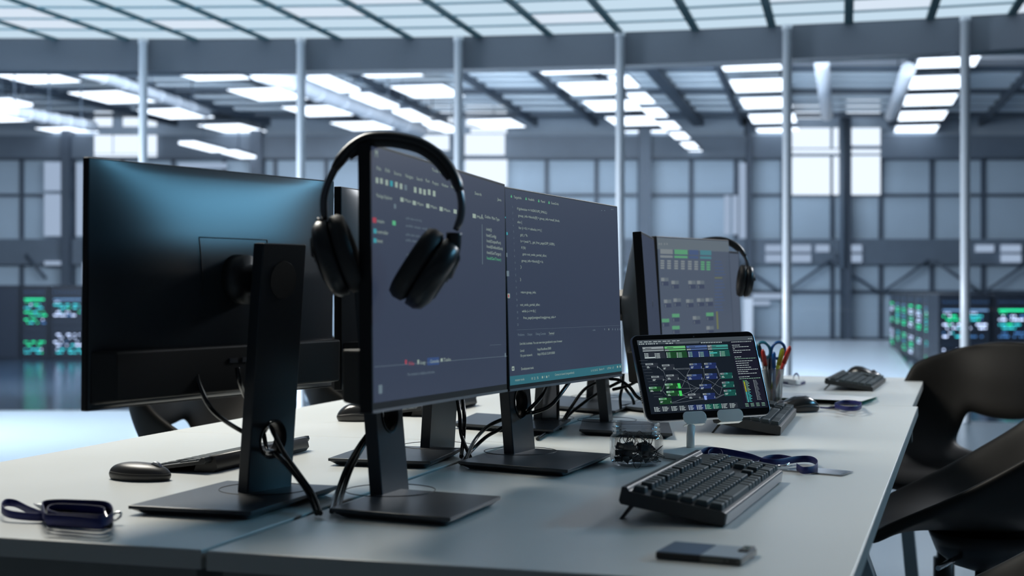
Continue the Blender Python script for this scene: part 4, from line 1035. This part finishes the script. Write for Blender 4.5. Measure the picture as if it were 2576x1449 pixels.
# ------------------------------------------------------------------ chairs
def chair(label, ctr, fwd_ang, group='black shell chairs around the desks'):
    """ctr: pedestal on the floor; fwd_ang: heading of the seat front in world xy"""
    Mx = Matrix.Translation(ctr) @ Matrix.Rotation(fwd_ang, 4, 'Z')
    root = thing('office_chair', label, 'chair', None, group=group, M4=Mx)
    prof = [(0.25, 0.430, 0.22, 0.00, 0.0), (0.20, 0.452, 0.25, 0.02, 0.0), (0.08, 0.452, 0.27, 0.085, 0.0), (-0.04, 0.442, 0.285, 0.175, 0.0), (-0.14, 0.455, 0.29, 0.215, 0.02), (-0.21, 0.49, 0.29, 0.225, 0.055),
            (-0.25, 0.545, 0.285, 0.205, 0.075), (-0.275, 0.60, 0.278, 0.165, 0.085), (-0.29, 0.66, 0.265, 0.115, 0.085), (-0.30, 0.72, 0.245, 0.065, 0.07), (-0.315, 0.775, 0.215, 0.02, 0.05), (-0.325, 0.815, 0.17, 0.0, 0.03), (-0.328, 0.835, 0.09, 0.0, 0.01)]
    NT = 14; vs = []; fs = []
    for i, (f, z, hw, lift, fw) in enumerate(prof):
        for j in range(NT+1):
            t = -1+2*j/NT; a = abs(t)
            vs.append((f+fw*a**2.2, hw*math.copysign(a**0.92, t), z+0.03+lift*a**2.4))
    hole = set()
    for i in range(len(prof)-1):
        for j in range(NT):
            tm = abs(-1+2*(j+0.5)/NT)
            if i in (5, 6) and tm < 0.50: continue
            a = i*(NT+1)+j; fs.append((a, a+1, a+NT+2, a+NT+1))
    mb = MB(Mx); mb.add(vs, fs, 0, True)
    o = mb.build('seat_shell', M['chair'], root); k = o.modifiers.new('Solidify', 'SOLIDIFY'); k.thickness = 0.028; k.offset = -1
    k = o.modifiers.new('Subdivision', 'SUBSURF'); k.levels = 2; k.render_levels = 2
    mb = MB(Mx); mb.lathe([(0.03, 0.385), (0.07, 0.398), (0.105, 0.425), (0.125, 0.475)], n=28, caps=True); mb.build('seat_plate', M['black'], root)
    MB(Mx).tube([(0.05, 0.07, 0.43), (0.11, 0.215, 0.424)], 0.006, 8).build('tilt_lever', M['chrome'], root)
    mb = MB(Mx); mb.lathe([(0.030, 0.07), (0.030, 0.25), (0.020, 0.25), (0.020, 0.39)], n=20, caps=True); mb.build('gas_column', M['black'], root)
    for k in range(5):
        a = 2*math.pi*k/5+0.3; c, s = math.cos(a), math.sin(a)
        mb = MB(Mx); q = lambda r, w, z: [(c*r-s*w, s*r+c*w, z), (c*r+s*w, s*r-c*w, z)]
        mb.hull([*q(0.02, .022, .06), *reversed([])] + list(reversed(q(0.02, .022, .10)))[:2], [*q(0.30, .014, .055)] + list(reversed(q(0.30, .014, .075)))[:2])
        leg = mb.build('base_leg', M['black'], root, bevel=0.004)
        MB(Mx).tube([(c*.30-s*.012, s*.30+c*.012, .0275), (c*.30+s*.012, s*.30-c*.012, .0275)], 0.0265, 16).build('caster', M['bezel'], leg)
    return root
fa = math.atan2(0.2974, -0.9548)
chair('black shell chair with a chrome lever, second from the front on the right side', V((1.08, 3.32, 0)), R(166))
chair('black shell chair farther back on the right, rack lights seen above its rounded back', V((1.25, 4.20, 0)), R(213))
chair('black shell chair cut off by the lower right corner of the picture', V((0.755, 2.03, 0)), fa)
chair('black shell chair beyond the left desk, below the monitor seen from behind', V((-0.74, 4.0, 0)), fa+math.pi)
chair('black shell chair at the far left desk, glimpsed between the front screens', V((-0.44, 5.15, 0)), fa+math.pi)
# ------------------------------------------------------------------ office shell
HC = 2.05                      # ceiling above the camera
edge_px = [(-300, 96), (0, 97), (360, 98.5), (500, 99), (757, 97.5), (1030, 95), (1153, 93), (1288, 90), (1560, 82), (1750, 75), (1940, 66), (1980, 64), (2135, 57), (2340, 47), (2425, 43), (2560, 34), (2900, 10)]
def edgeD(px):
    for (a, ya), (b, yb) in zip(edge_px, edge_px[1:]):
        if a <= px <= b: y = ya+(yb-ya)*(px-a)/(b-a); return F*HC/(HY-y)
    return 11.0
def edge_pt(px, z, push=0.0):
    d = edgeD(px)+push; return V(((px-CXP)/F*d, d, z))
ZCE = ZC+HC
# floor
mb = MB(); pts = [edge_pt(p, 0.0, 0.12) for p, _ in edge_px]; N = len(pts)
top = [V((-14, -4, 0)), V((14, -4, 0)), V((14, pts[-1].y, 0))] + pts[::-1] + [V((-14, pts[0].y, 0))]
mb.add(top, [tuple(range(len(top)))]); lowr = [p-V((0, 0, 0.25)) for p in pts]
mb.add(pts+lowr, [(i, i+1, N+i+1, N+i) for i in range(N-1)])
struct(mb.build('floor', M['floor']), 'glossy pale blue office floor')
# hall floor
ZF = -0.93
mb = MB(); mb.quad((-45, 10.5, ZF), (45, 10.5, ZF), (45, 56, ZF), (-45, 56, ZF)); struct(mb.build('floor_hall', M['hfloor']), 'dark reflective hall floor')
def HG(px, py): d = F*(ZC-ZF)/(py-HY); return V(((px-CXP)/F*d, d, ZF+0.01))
mb = MB(); mb.add([HG(1200, 856), HG(2238, 856), HG(2262, 890), HG(2300, 945), HG(2330, 1010), HG(500, 1010)], [(0, 1, 2, 3, 4, 5)]); struct(mb.build('floor_painted_light', M['hfloor2']), 'brightly lit part of the hall floor, its light painted in')  # pale patch painted where light and window reflections brighten the hall floor
# soffit over the glass wall
mb = MB(); px_ = [p for p, _ in edge_px]
a = [edge_pt(p, ZCE, 0.0) for p in px_]; b = [edge_pt(p, ZCE-0.262, 0.0) for p in px_]; c = [edge_pt(p, ZCE-0.262, 0.25) for p in px_]; d = [edge_pt(p, ZCE, 0.25) for p in px_]
for i in range(N-1):
    mb.quad(a[i], a[i+1], b[i+1], b[i]); mb.quad(b[i], b[i+1], c[i+1], c[i]); mb.quad(c[i], c[i+1], d[i+1], d[i])
struct(mb.build('trim_1', M['soffit']), 'grey soffit over the glass wall')
# posts
for k, px in enumerate((360, 757, 1153, 1560, 1980, 2428)):
    p = edge_pt(px, 0.0, -0.06)
    mb = MB(); mb.lathe([(0.042, 0.0), (0.042, 0.03), (0.036, 0.035), (0.036, ZCE-0.05), (0.042, ZCE-0.05), (0.042, ZCE-0.01)], c=(0, 0, 0), n=20, caps=True)
    mb.v = [v+p for v in mb.v]
    o = mb.build('post', M['post'], at=p)
    nm = ['first', 'second', 'third', 'fourth', 'fifth', 'sixth'][k]
    tag(o, 'slim white steel post of the glass wall, %s from the left' % nm, 'post', 'white posts along the glass wall')
# panes
gp = [-60, 360, 757, 1153, 1560, 1980, 2428, 2880]
for i in range(len(gp)-1):
    a, b = edge_pt(gp[i], 0.02, 0.02), edge_pt(gp[i+1], 0.02, 0.02); dv = (b-a).normalized()*0.035; a += dv; b -= dv; th = V((0, 0.01, 0)); z = V((0, 0, ZCE-0.27-0.02))
    mb = MB(); mb.hull([a, b, b+th, a+th], [a+z, b+z, b+z+th, a+z+th]); struct(mb.build('window_%d' % (i+1), M['glass']), 'clear pane of the glass wall')
# luminous ceiling: cells between depth lines (towards x 2120) and rows
VP3 = 2120
ex = [-1240, -1020, -810, -610, -415, -225, -40, 140, 320, 492, 670, 852, 1032, 1206, 1383, 1560, 1750, 1942, 2135, 2340, 2545, 2760, 2990]
hd = math.atan2(VP3-CXP, F); DV = V((math.sin(hd), math.cos(hd), 0))
rowstep = 0.475; ROWS = 5
names = ['along the grey soffit', 'of the second row from the soffit', 'of the third row from the soffit', 'of the fourth row from the soffit', 'of the fifth row from the soffit']
bright = {(2, 2), (1, 7), (2, 7), (1, 9), (1, 14), (0, 20), (2, 17), (1, 18), (3, 12), (2, 11), (1, 20)}
proto = {}
cnt = {}
for r in range(ROWS):
    vis = 0
    for i in range(len(ex)-1):
        A = edge_pt(ex[i], ZCE) - DV*rowstep*r; B = edge_pt(ex[i+1], ZCE) - DV*rowstep*r
        C_, D_ = B-DV*rowstep, A-DV*rowstep
        g1, g2 = 0.035, 0.022
        e1 = (B-A).normalized()*g1; e2 = DV*g2
        q = [A+e1-e2, B-e1-e2, C_-e1+e2, D_+e1+e2]
        def pxy(p): return (CXP+F*p.x/p.y, HY-F*(p.z-ZC)/p.y)
        xs = [pxy(p)[0] for p in q]; ys = [pxy(p)[1] for p in q]
        if max(xs) < -5 or min(xs) > 2581 or max(ys) < -5: continue
        vis += 1
        mb = MB(); mb.hull([p+V((0, 0, 0.0)) for p in q], [p+V((0, 0, 0.02)) for p in q])
        cn = sum(q, V((0, 0, 0)))/4
        o = mb.build('ceiling_light', M['tile_b'] if (r, i) in bright else M['tile_a'], at=cn)
        od = ['first', 'second', 'third', 'fourth', 'fifth', 'sixth', 'seventh', 'eighth', 'ninth', 'tenth', 'eleventh', 'twelfth', 'thirteenth', 'fourteenth', 'fifteenth', 'sixteenth', 'seventeenth', 'eighteenth', 'nineteenth', 'twentieth'][vis-1]
        tag(o, 'glowing %sceiling panel %s, %s from the left' % ('extra bright ' if (r, i) in bright else '', names[r], od), 'ceiling light', 'glowing office ceiling panels')
# the grid that carries them
mb = MB()
z0, z1 = ZCE-0.012, ZCE+0.02
for i, e in enumerate(ex):
    A = edge_pt(e, 0); A.z = 0; s_ = V((DV.y, -DV.x, 0))*(0.030)
    mb.hull([A-s_+V((0, 0, z0)), A+s_+V((0, 0, z0)), A+s_-DV*4.2+V((0, 0, z0)), A-s_-DV*4.2+V((0, 0, z0))], [A-s_+V((0, 0, z1)), A+s_+V((0, 0, z1)), A+s_-DV*4.2+V((0, 0, z1)), A-s_-DV*4.2+V((0, 0, z1))])
for r in range(1, 9):
    for i in range(len(ex)-1):
        A = edge_pt(ex[i], 0)-DV*rowstep*r; B = edge_pt(ex[i+1], 0)-DV*rowstep*r; A.z = B.z = 0; w = DV*0.022
        mb.hull([p+V((0, 0, z0+0.004)) for p in (A-w, B-w, B+w, A+w)], [p+V((0, 0, z1)) for p in (A-w, B-w, B+w, A+w)], 1)
struct(mb.build('trim_2', [M['ceilbar'], M['ceilbar2']], fix=False), 'dark grid between the glowing ceiling panels')
# closed roof above the grid
mb = MB(); mb.box(-14, 14, -4, 9.0, ZCE+0.03, ZCE+0.06)
bk = [edge_pt(p, ZCE+0.03, 0.25) for p in px_]; mb.add(bk+[V((p.x, 8.9, p.z)) for p in bk], [(i, i+1, N+i+1, N+i) for i in range(N-1)])
struct(mb.build('ceiling', mat('office_ceiling', (0.35, 0.40, 0.44), 0.6)), 'office ceiling')

# ------------------------------------------------------------------ the hall
YW = 54.0
def HP(px, py, d=YW): return P(px, py, d)
ztop = ZC + 7.0
wl = HP(-500, 0).x; wr = HP(3100, 0).x
mb = MB(); mb.box(wl, wr, YW, YW+0.2, ZF, ztop+0.2); struct(mb.build('wall_back', M['hwall']), 'panelled far wall of the hall')
mb = MB(); mb.box(wl-0.2, wl, 12, YW+0.2, ZF, ztop+0.2); struct(mb.build('wall_left', M['steel2']))
mb = MB(); mb.box(wr, wr+0.2, 12, YW+0.2, ZF, ztop+0.2); struct(mb.build('wall_right', M['steel2']))
mb = MB(); mb.box(wl, wr, 12.5, YW, ztop, ztop+0.2, 0); struct(mb.build('ceiling_hall', M['hceil']))
# ribs across the ceiling
mb = MB()
for k in range(19):
    y = 44+k*0.5; mb.box(wl, wr, y, y+0.2, ztop-0.12, ztop)
struct(mb.build('trim_3', M['duct']), 'ribs of the hall ceiling')
def wallbar(x0, y0, x1, y1, name, mt, th=0.35, d=YW, label=None):
    a, b = HP(x0, y0, d), HP(x1, y1, d)
    mb = MB(); mb.box(min(a.x, b.x), max(a.x, b.x), d-th, d, min(a.z, b.z), max(a.z, b.z)); return struct(mb.build(name, mt), label)
tn = [4]
def trim(x0, y0, x1, y1, mt=None, th=0.25, d=YW, label=None):
    wallbar(x0, y0, x1, y1, 'trim_%d' % tn[0], mt or M['steel'], th, d, label); tn[0] += 1
# grid of the wall
vx = [-70, 57, 182, 310, 438, 566, 694, 822, 950, 1078, 1206, 1375, 1500, 1618, 1738, 1850, 1968, 2092, 2214, 2342, 2471, 2599]
mb = MB()
for x in vx:
    a, b = HP(x-4.5, 735), HP(x+4.5, 395); mb.box(a.x, b.x, YW-0.15, YW, ZF, b.z)
struct(mb.build('trim_%d' % tn[0], M['steel']), 'mullions of the far wall'); tn[0] += 1
for y0, y1 in ((488, 495), (730, 738), (848, 856)): trim(-500, y0, 3100, y1, th=0.18, label='rail across the far wall')
trim(-500, 602, 3100, 666, M['steel2'], 0.5, label='grey crane beam across the far wall')
trim(-500, 345, 3100, 400, M['steel2'], 0.6, label='dark lintel beam of the far wall')
trim(-500, 400, 3100, 404, M['steel'], 0.7)
# bigger columns
for x0, x1 in ((640//1, 668), (1603, 1632), (2112, 2128), (172, 192), (1870, 1882)):
    trim(x0, 860, x1, 300, M['steel'] if x0 not in (1603,) else M['steel2'], 0.9, label='wall column')
# diagonal bracing under the crane beam
def bar(a, b, r, name, mt, lab=None):
    o = MB().tube([a, b], r, 6).build(name, mt); return struct(o, lab)
for x in (1500, 1738, 1968, 2214, 2471):
    for s_ in (-1, 1):
        MBp = (HP(x+s_*122, 655, YW-0.7), HP(x+s_*6, 735, YW-0.7)); bar(*MBp, 0.055, 'trim_%d' % tn[0], M['steel'], 'diagonal brace'); tn[0] += 1
for x in (57, 2092):
    bar(HP(x+8, 640, YW-0.7), HP(x+58, 700, YW-0.7), 0.06, 'trim_%d' % tn[0], M['steel'], 'diagonal brace'); tn[0] += 1
# bright windows in the far wall
wn = [8]
def win(x0, y0, x1, y1, mt='window', d=YW-0.06, label=None):
    a, b = HP(x0, y1, d), HP(x1, y0, d); mb = MB(); mb.box(a.x, b.x, d-0.04, d+0.04, a.z, b.z)
    struct(mb.build('window_%d' % wn[0], M[mt]), label or 'bright window high in the far wall'); wn[0] += 1
dW = YW-0.75
for x0, y0, x1, y1 in ((1993, 255, 2088, 298), (1993, 322, 2088, 372), (1993, 394, 2088, 490), (2096, 322, 2109, 372), (2096, 394, 2110, 490), (2130, 250, 2214, 294), (2130, 322, 2214, 366), (2130, 392, 2214, 490), (1993, 376, 2214, 386),
                       (238, 276, 282, 318), (310, 276, 394, 318), (238, 340, 282, 386), (286, 340, 394, 386), (238, 388, 394, 394), (1172, 262, 1240, 318), (1170, 338, 1270, 390), (1170, 402, 1276, 470), (1062, 340, 1130, 378), (1060, 180, 1148, 214), (1060, 252, 1146, 330), (1184, 322, 1275, 335), (1244, 252, 1275, 316), (1165, 185, 1182, 225)):
    win(x0, y0, x1, y1, d=dW)
for x0, y0, x1, y1 in ((1926, 616, 1966, 634), (1926, 640, 1966, 660), (1990, 616, 2040, 634), (1990, 640, 2040, 660), (2052, 616, 2086, 634), (2124, 616, 2168, 634), (2124, 640, 2168, 660), (2454, 616, 2500, 634), (2518, 616, 2568, 634), (2518, 640, 2568, 660),
                       (1886, 738, 1966, 752), (1886, 757, 1936, 768), (112, 408, 172, 480), (112, 488, 172, 594), (192, 410, 216, 594), (112, 657, 172, 667), (208, 660, 218, 720), (450, 410, 570, 424), (1822, 492, 1836, 590), (1842, 492, 1856, 590), (1860, 410, 1876, 600)):
    win(x0, y0, x1, y1, 'window2', d=dW, label='pale opening in the far wall')
wallbar(1868, 750, 1890, 870, 'trim_%d' % tn[0], M['duct'], 0.3, YW-1, 'white pipe'); tn[0] += 1
# hanging lamps on a regular grid
ordn = ['nearest', 'second', 'third', 'fourth', 'farthest']
cols = [(-455, 'outermost left'), (80, 'first'), (515, 'second'), (962, 'third'), (1417, 'fourth'), (1887, 'fifth'), (2386, 'sixth')]
FR = [1.0, 0.900, 0.822, 0.752, 0.692]
ZL = 5.75
lampproto = None
hd2 = hd
def lamp_at(px, h, wpx, label, dep=0.62, zl=ZL, grp='hanging lamp panels of the hall', sq=False):
    global lampproto
    d = F*zl/h; c = V(((px-CXP)/F*d, d, ZC+zl))
    Mx = Matrix.Translation(c) @ Matrix.Rotation(-hd2*(1 if sq else 1), 4, 'Z')
    w = wpx/F*d
    if lampproto is None or True:
        root = thing('hanging_lamp', label, 'lamp', None, group=grp, M4=Mx)
        L2 = dep
        MB(Mx).box(-w/2, w/2, -L2, L2, 0.0, 0.06).build('housing', M['steel2'], root)
        MB(Mx).box(-w/2*0.98, w/2*0.98, -L2*0.97, L2*0.97, -0.02, 0.0).build('diffuser', M['lamp'], root)
    return root
for ci, (cx, cn_) in enumerate(cols):
    for r, f in enumerate(FR):
        h1 = 530+(cx-80)*0.0182
        px = VP3+(cx-VP3)*f
        if px < -120: continue
        if cx == 962 and r == 2: continue
        lamp_at(px, h1*f, 150*f, 'hanging lamp panel of the hall, %s in the %s column from the left' % (ordn[r], cn_) if ci else 'hanging lamp panel in the %s column of the hall, %s' % (cn_, ordn[r]), dep=1.25)
for i, (px, py) in enumerate(((1525, 166), (1570, 205), (1613, 247), (1648, 283), (1683, 315), (1710, 341), (1735, 365), (1755, 384))):
    lamp_at(px, HY-py, (58, 52, 48, 45, 42, 38, 34, 32)[i], 'small square lamp in the slanting row of the hall, %s' % ['nearest', 'second', 'third', 'fourth', 'fifth', 'sixth', 'seventh', 'farthest'][i], dep=1.0, zl=5.0, grp='slanting row of square lamps')
for i, (x0, y0, x1, y1) in enumerate(((800, 198, 880, 232), (905, 242, 980, 272), (1010, 282, 1060, 305), (470, 362, 550, 382), (575, 384, 625, 398), (0, 255, 60, 268), (1085, 312, 1140, 333))):
    zs = 4.7 if i in (3, 4) else 5.2; a, b = P(x0, y0, F*zs/(HY-y0)), P(x1, y1, F*zs/(HY-y1)); dv = (b-a); n_ = V((dv.y, -dv.x, 0)).normalized()*0.28; z = V((0, 0, 0.08))
    root = thing('strip_lamp', 'slanting strip lamp of the hall, %s' % ['upper one left of the third post', 'middle one left of the third post', 'lower one left of the third post', 'one low above the monitor seen from behind', 'short one just above the monitor seen from behind', 'one at the left picture edge', 'last one beside the third post'][i], 'lamp', (a+b)/2, group='slanting strip lamps of the hall')
    MB().hull([a-n_, b-n_, b+n_, a+n_], [a-n_+z, b-n_+z, b+n_+z, a+n_+z]).build('diffuser', M['lamp'], root)
    MB().hull([a-n_+z, b-n_+z, b+n_+z, a+n_+z], [a-n_+z*2, b-n_+z*2, b+n_+z*2, a+n_+z*2]).build('housing', M['steel2'], root)
    for q_ in ((0.04, 0.96) if i not in (3, 4) else (0.5,)): c = a+(b-a)*q_+z; MB().tube([c, V((c.x, c.y, ztop+0.01))], 0.02, 6).build('hanger', M['steel2'], root)
# ducts, beams
def duct(p0, p1, r, label, zl=5.3):
    a = P(p0[0], p0[1], F*zl/(HY-p0[1])); b = P(p1[0], p1[1], F*zl/(HY-p1[1]))
    root = thing('air_duct', label, 'air duct', (a+b)/2, group='pale air ducts under the hall ceiling')
    MB().tube([a+(b-a)*k/6 for k in range(7)], r, 20).build('pipe', M['duct'], root)
    for k in (1, 3.5, 6):
        c = a+(b-a)*k/7; MB().tube([c, V((c.x, c.y, ztop+0.01))], 0.02, 6).build('hanger', M['steel2'], root)
    for k in range(1, 7): 
        c = a+(b-a)*k/7; dv = (b-a).normalized()*0.05; MB().tube([c-dv, c+dv], r*1.06, 20).build('collar', M['duct'], root)
duct((650, 178), (1060, 328), 0.24, 'long pale air duct slanting down between the second and third posts')
duct((205, 175), (520, 283), 0.15, 'pale air duct slanting down beside the first post')
duct((0, 275), (235, 318), 0.15, 'thin pale air duct at the left picture edge', 4.5)
for (x, y0, y1, w_, lab) in ((1562+0, 262, 0, 0, 0),): pass
def beam(p0, p1, w, hgt, mt, lab, zl=5.95):
    a = P(p0[0], p0[1], F*zl/(HY-p0[1])); b = P(p1[0], p1[1], F*zl/(HY-p1[1])); dv = b-a; n_ = V((dv.y, -dv.x, 0)).normalized()*w/2; z = V((0, 0, hgt))
    o = MB().hull([a-n_, b-n_, b+n_, a+n_], [a-n_+z, b-n_+z, b+n_+z, a+n_+z]).build('trim_%d' % tn[0], mt); tn[0] += 1; struct(o, lab)
for p0, p1, w in (((1312, 165), (1500, 318), .14), ((1468, 160), (1650, 340), .14), ((1620, 158), (1785, 350), .36), ((1795, 150), (1872, 330), .14), ((1958, 145), (1990, 300), .12), ((2303, 132), (2228, 345), .14), ((2480, 122), (2290, 340), .14), ((2600, 180), (2440, 345), .14),
                  ((1120, 170), (1400, 350), .1), ((840, 172), (1190, 345), .1), ((530, 172), (1010, 345), .1), ((180, 172), (770, 345), .1), ((-60, 200), (560, 345), .1)):
    beam(p0, p1, w, 0.28, M['steel'], 'dark roof beam of the hall')
for k in range(12):
    y = 178+k*13.5+k*k*0.12; beam((-300, y), (2900, y), 0.55, 0.10, M['purlin'] if k % 4 else M['steel2'], 'cross purlin of the hall roof', 6.15)
trim(-500, 240, 3100, 345, M['clad'], 0.12, label='dark cladding high on the far wall')
# white hanging pipes near the fifth post and the last window
for i, (x0, y0, x1, y1) in enumerate(((2067, 155, 2080, 290), (2285, 175, 2240, 290))):
    a, b = P(x0, y0, F*5.6/(HY-y0)), P(x1, y1, F*5.6/(HY-y1)); root = thing('air_duct', 'short bright air duct %s' % ['running down to the bright window pair', 'slanting right of the bright window pair'][i], 'air duct', (a+b)/2, group='pale air ducts under the hall ceiling')
    MB().tube([a, b], 0.19, 16).build('pipe', M['duct'], root); c = (a+b)/2; MB().tube([c, V((c.x, c.y, ztop+0.01))], 0.02, 6).build('hanger', M['steel2'], root)
for x in (2112, 2124): pass
bar(HP(2119, 245, YW-1.2), HP(2119, 672, YW-1.2), 0.11, 'trim_%d' % tn[0], M['steel2'], 'hanging strut'); tn[0] += 1

# ------------------------------------------------------------------ server racks
random.seed(5)
def rack(label, Mx, w, h, dpt, seed, palette, grp, fr=0.40):
    """front face looks along local -y"""
    rnd = random.Random(seed)
    root = thing('server_rack', label, 'server rack', None, group=grp, M4=Mx)
    MB(Mx).box(-w/2, w/2, 0.02, dpt, 0, h).build('cabinet', M['rack'], root, bevel=0.01)
    MATS = [M['rackface'], M['led_g'], M['led_t'], M['led_w'], M['led_b'], M['white_bar']]
    n = 9; z1 = h*0.955; top = h*0.955; us = (h*0.90)/n
    for k in range(n):
        mb = MB(Mx); zt_ = top-k*us; zb = zt_-us*0.94; x0, x1 = -w*fr, w*fr
        mb.box(x0, x1, 0.0, 0.02, zb, zt_, 0)
        pal = palette[k % len(palette)]
        zc = (zt_+zb)/2
        if k == 0:
            for i in range(9): mb.box(x0+0.03+i*w*0.085, x0+0.03+i*w*0.085+0.012, -0.004, 0, zc-0.006, zc+0.006, 4)
        elif k == 1:
            mb.box(x0+0.03, x1-0.03, -0.004, 0, zc-0.012, zc+0.018, 1 if pal == 1 else 5)
            for i in range(3): mb.box(x0+0.06+i*0.05, x0+0.085+i*0.05, -0.005, 0, zb+0.02, zb+0.04, pal)
        else:
            if k == 5 or rnd.random() < 0.12: 
                mb.build('server_unit', MATS, root, fix=False); continue
            for row in range(2):
                z = zb+us*(0.28+0.42*row); i = 0; x = x0+0.03
                while x < x1-0.05:
                    if rnd.random() < (0.68 if k < 5 else 0.5):
                        c = pal if rnd.random() < 0.78 else rnd.choice([1, 2, 3, 4]); ww = rnd.choice([0.035, 0.035, 0.10])
                        mb.box(x, x+ww, -0.004, 0, z, z+0.030, c); x += ww+0.022
                    else: x += 0.075
        mb.build('server_unit', MATS, root, fix=False)
    return root
gl = 'server racks with glowing lights'
hr = 2.0
Dl = F*(ZC-ZF)/184
for i, (x0, x1, pal, lab) in enumerate(((-95, -22, [4], 'dark server rack at the left picture edge'), (-20, 50, [4, 4, 4], 'unlit server rack left of the green one'), (52, 121, [1, 1, 2, 1, 1, 1], 'server rack with green lights on the left'),
                                        (123, 218, [3, 3, 2, 3, 3, 4], 'server rack with white and blue lights beside the big monitor'), (220, 300, [3, 2], 'server rack mostly hidden by the big monitor'))):
    a, b = (x0-CXP)/F*Dl, (x1-CXP)/F*Dl
    if i in (0, 1, 4):
        root = thing('server_rack', lab, 'server rack', ((a+b)/2, Dl, ZF), group=gl)
        Mx = Matrix.Translation(((a+b)/2, Dl, ZF)); MB(Mx).box(-(b-a)/2, (b-a)/2, 0.02, 0.9, 0, hr).build('cabinet', M['rack'], root); MB(Mx).box(-(b-a)*0.4, (b-a)*0.4, 0, .02, 0.06, hr*.96).build('door', M['rackface'], root)
    else: rack(lab, Matrix.Translation(((a+b)/2, Dl, ZF)), b-a, hr, 0.9, 20+i, pal, gl)
Dr = 31.0
for i, (x0, x1, pal) in enumerate(((2362, 2426, [2, 3, 1, 3, 3]), (2428, 2496, [3, 3, 2, 3, 4, 4, 4]), (2500, 2592, [2, 1, 3, 2, 4]))):
    a, b = (x0-CXP)/F*Dr, (x1-CXP)/F*Dr
    rack('server rack with teal and white lights facing the camera, %s' % ['leftmost of three behind the chair', 'middle of three behind the chair', 'rightmost of three behind the chair'][i],
         Matrix.Translation(((a+b)/2, Dr, ZF)), b-a, 1.80, 0.9, 40+i, pal, gl)
# receding row, faces to the left
A = V((9.85, 34.0, ZF)); Bq = V((12.35, 47.5, ZF)); dv = (Bq-A); ang = math.atan2(dv.y, dv.x); L_ = dv.length/6
for i in range(6):
    c = A+dv.normalized()*(L_*(i+0.5))
    Mx = Matrix.Translation(c) @ Matrix.Rotation(ang-math.pi, 4, 'Z') 
    rack('server rack of the receding row, %s' % ['nearest one', 'second one', 'third one', 'fourth one', 'fifth one', 'farthest one'][i], Mx, L_*0.96, 1.78, 1.2, 60+i, [[3, 2, 1, 2, 1], [1, 1, 3, 3], [3, 1, 3, 1], [1, 2, 1, 4]][i % 4], gl, 0.24)

# ------------------------------------------------------------------ light and camera
def area(name, loc, target, sx, sy, power, col, spread=180):
    l = bpy.data.lights.new(name, 'AREA'); l.shape = 'RECTANGLE'; l.size = sx; l.size_y = sy; l.energy = power; l.color = col; l.spread = R(spread)
    o = bpy.data.objects.new(name, l); COL.objects.link(o); o.location = loc
    o.rotation_euler = (V(target)-V(loc)).to_track_quat('-Z', 'Y').to_euler(); return o
area('office_key_lamp', (-1.0, 3.5, 3.0), (0.1, 2.4, 0.74), 0.9, 1.8, 122, (1.0, 0.965, 0.87))
area('office_right_lamp', (2.7, 5.6, 2.5), (0.4, 2.2, 0.74), 0.6, 0.6, 48, (0.92, 0.95, 1.0))
area('added_blue_sheen_light', (5.0, 3.9, 2.75), (-0.4, 2.0, 1.0), 2.2, 0.4, 14, (0.14, 0.42, 0.66), 60)  # unseen blue light, added to put the sheen on the front left monitor's back
area('added_hall_fill', (-4, 25, ZC+4.4), (-3, 48, ZC+5), 20, 2, 5800, (0.84, 0.91, 1.0))  # added out of view behind the soffit to brighten the hall ceiling and far wall
area('added_floor_fill', (-8.2, 9.2, 2.8), (-3.6, 10.0, 0), 1.6, 1.6, 600, (0.80, 0.90, 1.0), 75)  # no visible source; added beyond the left edge to lift the left floor

w = bpy.data.worlds.new('world'); sc.world = w; w.use_nodes = True
nt = w.node_tree; bg = nt.nodes['Background']
tc = nt.nodes.new('ShaderNodeTexCoord'); sp = nt.nodes.new('ShaderNodeSeparateXYZ'); cr = nt.nodes.new('ShaderNodeValToRGB')
mp_ = nt.nodes.new('ShaderNodeMapRange'); mp_.inputs[1].default_value = -0.4; mp_.inputs[2].default_value = 0.7
nt.links.new(tc.outputs['Generated'], sp.inputs[0]); nt.links.new(sp.outputs['Z'], mp_.inputs[0]); nt.links.new(mp_.outputs[0], cr.inputs[0]); nt.links.new(cr.outputs[0], bg.inputs[0])
cr.color_ramp.elements[0].color = (0.010, 0.014, 0.018, 1); cr.color_ramp.elements[1].color = (0.12, 0.15, 0.19, 1)
bg.inputs[1].default_value = 0.9

cd = bpy.data.cameras.new('camera'); cam = bpy.data.objects.new('camera', cd); COL.objects.link(cam); sc.camera = cam
cam.location = (0, 0, ZC); cam.rotation_euler = (math.pi/2, 0, 0)
cd.sensor_fit = 'HORIZONTAL'; cd.sensor_width = 36; cd.lens = F/2576*36; cd.shift_y = -3.5/2576
cd.clip_start = 0.05; cd.clip_end = 200
cd.dof.use_dof = True; cd.dof.focus_distance = 2.55; cd.dof.aperture_fstop = 5.0
sc.view_settings.view_transform = 'Standard'; sc.view_settings.look = 'None'; sc.view_settings.gamma = 1; sc.view_settings.use_curve_mapping = False
sc.view_settings.exposure = 0.0
sc.cycles.use_denoising = True; sc.cycles.adaptive_threshold = 0.02; sc.cycles.max_bounces = 8; sc.cycles.transparent_max_bounces = 16; sc.cycles.sample_clamp_indirect = 6; sc.cycles.caustics_reflective = False; sc.cycles.caustics_refractive = False
